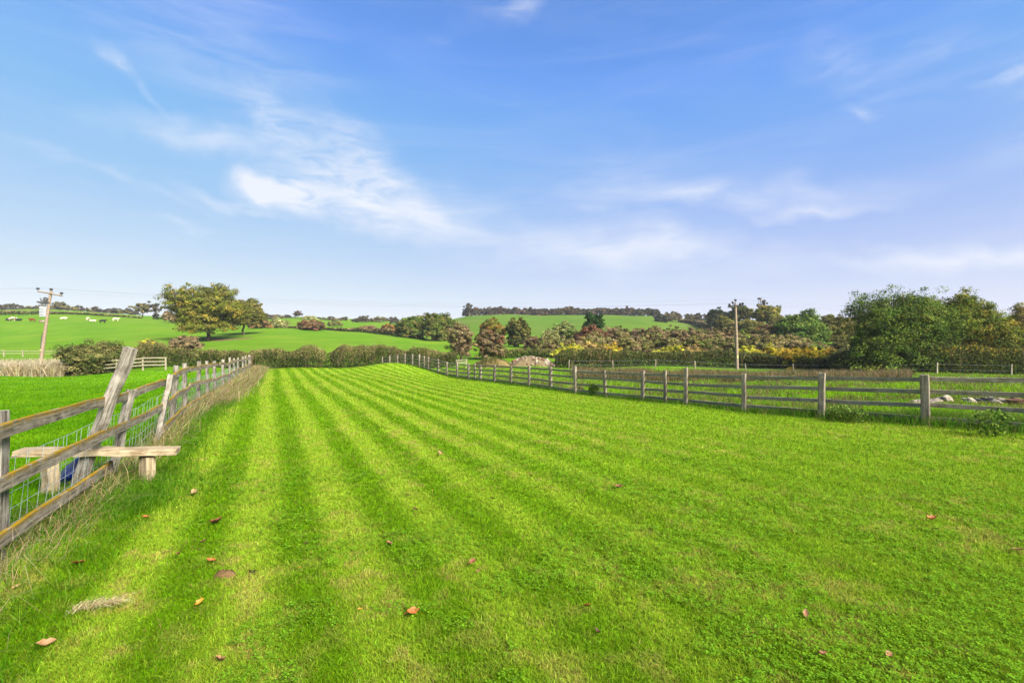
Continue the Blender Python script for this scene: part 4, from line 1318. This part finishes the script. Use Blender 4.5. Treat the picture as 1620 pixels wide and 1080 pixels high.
hedge('dark overgrown hedge below the big pair of trees', [(1318, 56, 560), (1360, 54, 548), (1420, 52, 546), (1500, 50, 545), (1570, 49, 550), (1640, 48, 556), (1760, 48, 556)], 3.4, PAL['hedge'] + PAL['olive'][:1], PAL['dark'] + PAL['gold'][2:], 47, twig=.8, var=.12)
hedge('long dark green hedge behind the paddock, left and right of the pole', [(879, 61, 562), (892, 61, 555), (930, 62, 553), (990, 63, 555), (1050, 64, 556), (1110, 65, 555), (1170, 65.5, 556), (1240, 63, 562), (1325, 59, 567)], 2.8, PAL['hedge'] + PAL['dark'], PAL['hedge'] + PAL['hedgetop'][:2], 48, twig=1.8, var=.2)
hedge('low brown topped hedge behind the rubble heap', [(788, 76, 556), (815, 77, 552), (840, 78, 551), (868, 77, 553)], 2, PAL['hedge'], PAL['hedgetop'], 49, twig=.6, var=.08)
for i, (lab, px, Y, t, w_, p_) in enumerate((
        ('yellow green leafy shrub behind the left end of the right hedge', 897, 68, 543, 38, 'yellow'),
        ('pinkish gold shrub row below the rust red hawthorn', 935, 70, 541, 44, 'pink'),
        ('golden shrub right of the pinkish shrub behind the hedge', 968, 71, 543, 34, 'gold'),
        ('bright yellow shrub behind the hedge, left of the pole', 1062, 73, 546, 48, 'yellow'),
        ('yellow shrub with pinkish tips behind the hedge, nearer the pole', 1096, 73, 548, 36, 'pink'),
        ('lime yellow shrub just right of the upright pole', 1184, 69, 546, 40, 'yellow'),
        ('mixed gold and green shrub right of the lime yellow shrub', 1225, 66, 549, 50, 'gold'),
        ('large golden shrub growing over the right hedge', 1278, 62.5, 549, 66, 'gold'),
        ('dull yellow green shrub between the golden shrub and the big tree', 1332, 60, 550, 48, 'willow'))):
    tree(lab, px, Y, t, w_ * 1.15, PAL[p_] + (PAL['yellow'][:2] if p_ == 'gold' else []) + PAL['olive'][:1], 'shrub', 'shrub', seed=220 + i, trunk=.0, low=-.99, lumps=.45, dens=.8, twig=120)
hedge('ragged line of brown weeds at the fence near the middle post', [(905, 25, 611), (918, 23, 612)], .5, PAL['green'], PAL['brown'], 50, twig=.6, name='weed_clump', cat='weeds')
hedge('green leafy weed clump against the rail fence', [(936, 21.2, 604), (948, 20.8, 606)], .5, PAL['bright'], PAL['green'], 52, twig=.1, name='weed_clump', cat='weeds', leaf=.035)
hedge('leafy dock plants growing through the rail fence at the right', [(1540, 9.5, 652), (1575, 9.1, 645), (1600, 9, 655)], .4, PAL['green'], PAL['bright'], 53, twig=.1, name='dock_plant', cat='weeds', leaf=.03, dens=.35)
hedge('nettles and weeds at the foot of the rail fence between two near posts', [(1310, 11.6, 645), (1340, 11.3, 640), (1370, 11.0, 650)], .4, PAL['green'], PAL['bright'], 54, twig=.2, name='weed_clump', cat='weeds', leaf=.025, dens=.5)


# brown ground patch under the oak
def patch(name, cx0, cy0, rx, ry, mat, seed, up=.03, n=26, dome=.06):
    rng = np.random.default_rng(seed)
    V = []
    for k_, f in enumerate((1.0, .66, .33)):
        for j in range(n):
            a = 2 * math.pi * j / n
            rr = f * (1 + .18 * math.sin(2 * a + seed) + .12 * math.sin(5 * a + seed * 2) + rng.normal(0, .05))
            xx, yy = cx0 + rx * rr * math.cos(a), cy0 + ry * rr * math.sin(a)
            V.append((xx, yy, H1(xx, yy) + (-.02 if k_ == 0 else up + dome * (1 - f * f) + rng.normal(0, dome * .12))))
    V.append((cx0, cy0, H1(cx0, cy0) + up + dome))
    Qd = [(k_ * n + j, k_ * n + (j + 1) % n, (k_ + 1) * n + (j + 1) % n, (k_ + 1) * n + j) for k_ in range(2) for j in range(n)]
    T = [(2 * n + j, 2 * n + (j + 1) % n, 3 * n) for j in range(n)]
    return mesh_np(name, np.array(V), Qd, T, mat=mat, smooth=True)


def soil_mat(name, a, b, sc=18):
    m, N = new_mat(name)
    v = N.n('ShaderNodeNewGeometry').outputs['Position']
    f = N.noise(v, sc, 6, .7)
    return finish(m, N, N.mix(N.ramp(f, .3, .7), a, b), .95, f, .9, .03, .1)


M_SOIL = soil_mat('brown_ground', C4(96, 74, 46), C4(150, 118, 78))
tag(obj('brown_ground', patch('brown_ground', at(362, 119), 119, 6.0, 3.5, soil_mat('oak_ground', C4(110, 80, 62), C4(142, 108, 82), 2), 2, .04)), kind='structure')  # brown patch on the ground right of the oak's trunk
hp = obj('soil_heap', patch('soil_heap', at(780, 57), 57, 2.5, 1.2, soil_mat('heap_soil', C4(120, 112, 62), C4(160, 132, 90), 4), 3, .05, 30, 1.0))
tag(hp, 'low grassy brown soil heap left of the rubble', 'soil heap')
n = 1500
ua = RNG.uniform(0, 6.283, n); ur = RNG.uniform(0, 1, n) ** .5
x = at(780, 57) + 2.4 * ur * np.cos(ua); y = 57 + 1.15 * ur * np.sin(ua)
c = jitter(np.array([C(150, 140, 82), C(120, 134, 56), C(168, 146, 104), C(104, 120, 44)])[RNG.integers(0, 4, n)], .2)
o = obj('tufts', blade_mesh('tufts', x, y, RNG.uniform(.1, .4, n), np.full(n, .05), RNG.normal(0, .7, n), RNG.normal(0, .7, n), c, M_STRAW, z=H(x, y) + np.clip(1 - ur ** 2, 0, 1)), hp)
mh = patch('molehill', at(357, 3.66), 3.66, .115, .06, M_SOIL, 4, .012, 22, .035)
mho = obj('molehill', mh)
obj('hole', patch('hole', at(398, 3.72), 3.72, .05, .028, plain('hole_painted_dark', (.012, .014, .006, 1), .95, .02), 9, .02, 16, .0), mho)  # flat patch; the shade inside the hole is painted as near-black colour
tag(mho, 'small brown molehill of bare earth with a dark painted hole in the lawn', 'molehill')

# rubble heap
M_ROCKS = [soil_mat('pale_stone', C4(214, 200, 176), C4(150, 134, 112), 5), soil_mat('brick_stone', C4(150, 112, 90), C4(112, 86, 70), 6), soil_mat('grey_stone', C4(190, 176, 160), C4(120, 108, 98), 6)]
rub = patch('rubble_heap', at(842, 61), 61, 3.3, 1.6, soil_mat('rubble_earth', C4(112, 96, 68), C4(150, 130, 98), 3), 6, .05, 34, 1.0)
tag(obj('rubble_heap', rub), 'long heap of earth and rubble beyond the paddock', 'rubble heap')
rr_ = random.Random(9)
rocks = [blob_mesh('rock', 1, .8, .65, None, 40 + i, .28, 9, 6) for i in range(4)]
RM = {}
for i, me in enumerate(rocks):
    for j, m_ in enumerate(M_ROCKS):
        c_ = me.copy(); c_.materials.append(m_); c_.name = 'rock'
        for p in c_.polygons: p.use_smooth = False
        RM[(i, j)] = c_
ROCK_L = ('pale stone lump piled on the rubble heap', 'brick red lump piled on the rubble heap', 'grey stone lump piled on the rubble heap')
for q in range(120):
    u = rr_.uniform(-1, 1); v = rr_.uniform(-1, .25)
    if u * u + v * v > 1: continue
    x, y = at(842, 61) + 3.2 * u, 61 + 1.5 * v
    zz = H1(x, y) + .05 + 1.0 * max(0, 1 - (u * u + v * v)) * 1.0
    j = 0 if (rr_.random() < .42) else (1 if rr_.random() < .5 else 2)
    o = obj('rock', RM[(rr_.randrange(4), j)])
    s_ = rr_.uniform(.1, .26)
    if q in (3, 8, 15, 21): s_ = .42; zz -= .1
    o.location = (x, y, zz); o.scale = (s_, s_, s_); o.rotation_euler = (rr_.uniform(0, 6), rr_.uniform(0, 6), rr_.uniform(0, 6))
    tag(o, ROCK_L[j], 'stone', 'stones on the rubble heap')
for (lab, px, py, Y, s_, j) in (('rounded pinkish stone left of the nearest rail fence post', 1451, 640, 13.6, .26, 2), ('rounded stone just right of the nearest rail fence post', 1477, 639, 13.8, .24, 2), ('flat pale slab stone right of the nearest rail fence post', 1497, 636, 14.2, .25, 0),
                                ('pale stone at the left of the stone row in the paddock', 1535, 640, 13.6, .24, 0), ('small stone second from left in the paddock stone row', 1552, 639, 13.8, .17, 2), ('buff stone in the middle of the paddock stone row', 1570, 641, 13.6, .27, 2),
                                ('grey stone right of the middle of the paddock stone row', 1590, 641, 13.7, .22, 0), ('brownish stone at the right end of the paddock stone row', 1614, 645, 13.3, .28, 1), ('white stone lying in the paddock behind the fence', 871, 577, 50, .35, 0)):
    o = obj('stone', RM[(rr_.randrange(4), j)])
    x = at(px, Y)
    o.location = (x, Y, max(H1(x, Y) + s_ * .2, min(zat(py, Y), H1(x, Y) + .3))); o.scale = (s_, s_ * .8, s_ * .62); o.rotation_euler = (rr_.uniform(-.3, .3), rr_.uniform(-.3, .3), rr_.uniform(0, 6))
    tag(o, lab, 'stone')


# ------------------------------------------------------------------ cows
def cow_mesh(lying):
    me = bpy.data.meshes.new('cow')
    k = -.52 if lying else 0
    V = [(0, 0, 1.05 + k), (-.45, 0, 1.08 + k), (-.8, 0, 1.1 + k), (.45, 0, 1.08 + k), (.75, 0, 1.15 + k), (1.05, 0, 1.28 + k), (1.3, 0, 1.3 + k * 1.0), (1.55, 0, 1.12 + k)]
    Rr = [.40, .40, .30, .40, .30, .19, .15, .09]
    E = [(0, 1), (1, 2), (0, 3), (3, 4), (4, 5), (5, 6), (6, 7)]
    def chain(root, pts, rads):
        last = root
        for p, r in zip(pts, rads):
            V.append(p); Rr.append(r); E.append((last, len(V) - 1)); last = len(V) - 1
    for s in (-1, 1):
        if lying:
            chain(2, [(-.75, .34 * s, .35), (-.3, .5 * s, .16), (-.15, .48 * s, .1)], (.22, .1, .07))
            chain(4, [(.75, .28 * s, .3), (1.05, .3 * s, .14), (.8, .36 * s, .1)], (.15, .08, .07))
        else:
            chain(2, [(-.78, .2 * s, .8), (-.7, .22 * s, .62), (-.86, .22 * s, .42), (-.82, .22 * s, .04)], (.2, .13, .075, .075))
            chain(4, [(.68, .18 * s, .75), (.66, .19 * s, .42), (.68, .19 * s, .04)], (.14, .08, .075))
        chain(6, [(1.26, .2 * s, 1.34 + k)], (.05,))
    chain(2, [(-1.1, 0, 1.05 + k), (-1.16, 0, .55 + k * .6)], (.04, .05))
    me.from_pydata(V, E, [])
    o = bpy.data.objects.new('tmp_cow', me); COL.objects.link(o)
    md = o.modifiers.new('skin', 'SKIN')
    for i, r in enumerate(Rr):
        me.skin_vertices[0].data[i].radius = (r, r)
    me.skin_vertices[0].data[0].use_root = True
    sb = o.modifiers.new('sub', 'SUBSURF'); sb.levels = 1; sb.render_levels = 1
    dg = bpy.context.evaluated_depsgraph_get()
    out = bpy.data.meshes.new_from_object(o.evaluated_get(dg))
    bpy.data.objects.remove(o)
    out.name = 'cow'
    return out


def coat(name, a, b, thr):
    m, N = new_mat(name)
    v = N.n('ShaderNodeTexCoord').outputs['Object']
    return finish(m, N, N.mix(N.ramp(N.noise(v, 1.6, 2), thr, thr + .04), a, b), .8, spec=.2)


K_BLK, K_WHT, K_BRN, K_CRM = (.008, .008, .009, 1), C4(245, 238, 222), C4(140, 62, 28), C4(238, 226, 188)
COATS = {'bw': coat('black_white_coat', K_BLK, K_WHT, .55), 'blk': coat('black_coat', K_BLK, K_WHT, .9), 'rw': coat('red_white_coat', K_BRN, K_WHT, .47), 'brn': coat('brown_coat', K_BRN, K_WHT, .9), 'cream': coat('cream_coat', K_CRM, K_WHT, .6)}
COWS = [cow_mesh(False), cow_mesh(True)]
for lab, px, py, ly_, ct, rz in (('black and white cow at the far left of the herd, lying down', 13.5, 507, 1, 'bw', 3.0), ('red and white cow standing between the two black cows', 19.5, 508, 0, 'rw', 1.2),
                                 ('black cow lying third from left in the herd', 29, 508, 1, 'blk', .1), ('plain brown cow left of the leaning utility pole', 51, 509, 0, 'brn', 3.2),
                                 ('brown and white cow half hidden by the leaning utility pole', 66, 510, 1, 'rw', 2.9), ('cream cow just right of the leaning utility pole', 100, 505.5, 1, 'cream', .4),
                                 ('largest cream cow facing the camera', 139, 507, 0, 'cream', 1.9), ('small cream cow beside the largest cream cow', 146, 509, 1, 'cream', 1.3),
                                 ('lone black cow in the middle of the cow field', 162.5, 511, 0, 'blk', 1.2), ('cream cow at the right end of the herd', 183, 508, 0, 'cream', 1.1)):
    Y = 178
    for it in range(40):
        Y = Y + (1 if zat(py, Y) > H1(at(px, Y), Y) else -1) * 1.5
    me = COWS[ly_].copy(); me.materials.clear(); me.materials.append(COATS[ct]); me.name = 'cow'
    o = obj('cow', me)
    x = at(px, Y)
    o.location = (x, Y, H1(x, Y)); o.rotation_euler = (0, 0, rz); o.scale = (0.95,) * 3
    tag(o, lab, 'cow')


# ------------------------------------------------------------------ fallen leaves, straw clump
def leaf_mesh(seed, c, w=.45, curl=.5):
    rng = np.random.default_rng(seed)
    n = 7
    V, Qd = [], []
    for i in range(n):
        t = i / (n - 1)
        ww = w * math.sin(math.pi * min(1, t * .93 + .05)) ** .8 * (1 + .22 * math.sin(t * 16 + seed))
        xx = t - .5
        zc = curl * (xx * xx) * 1.2 + rng.normal(0, .02)
        V += [(xx, -ww / 2, zc + .25 * ww * curl * 2 + rng.normal(0, .02)), (xx, 0, zc), (xx, ww / 2, zc + .25 * ww * curl * 2 + rng.normal(0, .03))]
    for i in range(n - 1):
        for j in range(2):
            Qd.append((i * 3 + j, i * 3 + j + 1, (i + 1) * 3 + j + 1, (i + 1) * 3 + j))
    V.append((-.72, .03, .05)); V.append((-.72, -.01, .05))
    Qd.append((0, 2, len(V) - 2, len(V) - 1))
    col = jitter(np.tile(c, (len(V), 1)), .18)
    return mesh_np('fallen_leaf', np.array(V), Qd, None, col, M_DEAD, True)


M_DEAD = leaf_mat('dead_leaf', .15, .6, .3, .5)
LC = {'o': C(200, 122, 60), 'b': C(148, 92, 58), 't': C(206, 168, 118), 'p': C(190, 138, 96), 'd': C(104, 58, 44), 'y': C(222, 160, 50)}
for i, (lab, px, py, s_, c_) in enumerate((
        ('long tan leaf on the lawn right of the stile step', 309, 786, .14, 't'), ('small orange leaf below the stile step near the long grass', 230, 824, .08, 'o'),
        ('dark curled leaf with orange edge upper right of the molehill', 342, 833, .14, 'b'), ('small dark red leaf above the molehill', 322, 862, .06, 'd'),
        ('orange leaf lying on the grass beside the straw at the left', 124, 899, .11, 'o'), ('tan brown curled leaf just above the molehill', 335, 895, .11, 'o'),
        ('dull brown leaf left of the molehill', 283, 883, .07, 'b'), ('small pale leaf at the far left edge of the lawn', 27, 937, .06, 't'),
        ('small orange leaf below the molehill', 317, 963, .07, 'y'), ('large pale orange leaf at the lower left corner', 72, 1029, .11, 'p'),
        ('pinkish leaf near the bottom edge below the molehill', 348, 1055, .08, 'p'), ('small tan upright leaf right of the molehill', 486, 864, .06, 't'),
        ('small red leaf beside the tan upright leaf', 502, 867, .04, 'd'), ('tiny yellow leaf level with the molehill', 474, 905, .04, 'y'),
        ('tiny brown leaf near the bottom left of centre', 439, 999, .04, 'd'), ('pale buff upright leaf far up the middle of the lawn', 695, 722, .15, 't'),
        ('small tan leaf in the middle of the lawn', 646, 788, .07, 't'), ('dark brown leaf below the small tan leaf in mid lawn', 657, 811, .09, 'd'),
        ('grey brown round leaf left of centre', 615, 868, .09, 'p'), ('small rust leaf on a dark stripe in mid lawn', 779, 794, .08, 'd'),
        ('rust leaf highest up the right half of the lawn', 839, 757, .08, 'b'), ('tan pink leaf on a light stripe right of centre', 980, 776, .14, 'p'),
        ('brown leaf, upper of a touching pair near the centre', 748, 897, .08, 'b'), ('pale brown leaf, lower of a touching pair near the centre', 757, 911, .07, 'p'),
        ('big bright orange brown leaf lowest near the centre', 653, 977, .12, 'o'), ('tiny orange leaf left of the big orange brown leaf', 569, 973, .04, 'y'),
        ('orange leaf among the clover right of centre', 929, 967, .07, 'o'), ('dark leaf sunk in the grass below the clover', 945, 1008, .06, 'd'),
        ('long orange leaf at the right side of the lawn', 1474, 828, .13, 'o'), ('purple brown leaf just below the long orange leaf', 1482, 842, .07, 'd'),
        ('tan leaf at the right edge of the lawn', 1612, 877, .09, 'p'), ('narrow pink tan leaf in the lower right', 1275, 980, .085, 'p'),
        ('brown torn leaf near the bottom right', 1301, 1046, .07, 'b'), ('purplish folded leaf near the bottom right corner', 1406, 1045, .06, 'p'),
        ('pale straw coloured leaf far up the right half of the lawn', 1088, 729, .12, 't'))):
    Y = CAMZ * F / (py - CY)
    for _ in range(4): Y = (CAMZ - H1(at(px, Y), Y)) * F / (py - CY)
    x = at(px, Y)
    o = obj('fallen_leaf', leaf_mesh(i, LC[c_], rg.uniform(.4, .75), rg.uniform(.4, 1.1)))
    o.location = (x, Y, H1(x, Y) + .034 + .05 * s_)
    s_ *= 0.8
    o.scale = (s_, s_, s_)
    o.rotation_euler = (rg.uniform(-.5, .5), rg.uniform(-.4, .4), rg.uniform(-.8, 1.2) + (1.3 if i in (9, 11, 15, 23) else 0))
    tag(o, lab, 'leaf', 'fallen leaves on the lawn')
n = 240
y = 3.12 + RNG.normal(0, .035, n) + 0
x0 = RNG.uniform(-1, 1, n)
x = at(150, 3.15) + x0 * .13
y = 3.16 + x0 * .045 + RNG.normal(0, .028, n)
c = jitter(np.array([C(240, 222, 176, .6), C(214, 188, 136, .6)])[RNG.integers(0, 2, n)], .15)
o = obj('straw_clump', blade_mesh('straw_clump', x, y, RNG.uniform(.025, .05, n), np.full(n, .004), RNG.normal(1.8, 1.6, n), RNG.normal(0, 1.6, n), c, M_STRAW, z=H(x, y) + .05))
tag(o, 'loose clump of cut straw lying on the lawn at lower left', 'straw')

# ------------------------------------------------------------------ air
hb = bpy.data.meshes.new('haze')
x0, x1, y0, y1, z0, z1 = -900, 900, -60, 900, -6, 44
hb.from_pydata([(x, y, z) for x in (x0, x1) for y in (y0, y1) for z in (z0, z1)], [], [(0, 1, 3, 2), (4, 6, 7, 5), (0, 4, 5, 1), (2, 3, 7, 6), (0, 2, 6, 4), (1, 5, 7, 3)])
hm, HN = new_mat('haze')
pv = HN.n('ShaderNodeVolumePrincipled')
pv.inputs['Color'].default_value = (.92, .94, 1.0, 1)
pv.inputs['Density'].default_value = 0.00013
pv.inputs['Anisotropy'].default_value = .0
ho = HN.n('ShaderNodeOutputMaterial')
hm.node_tree.links.new(pv.outputs[0], ho.inputs['Volume'])
hb.materials.append(hm)
tag(obj('haze', hb), 'thin pale autumn haze over the far fields', 'haze', kind='stuff')
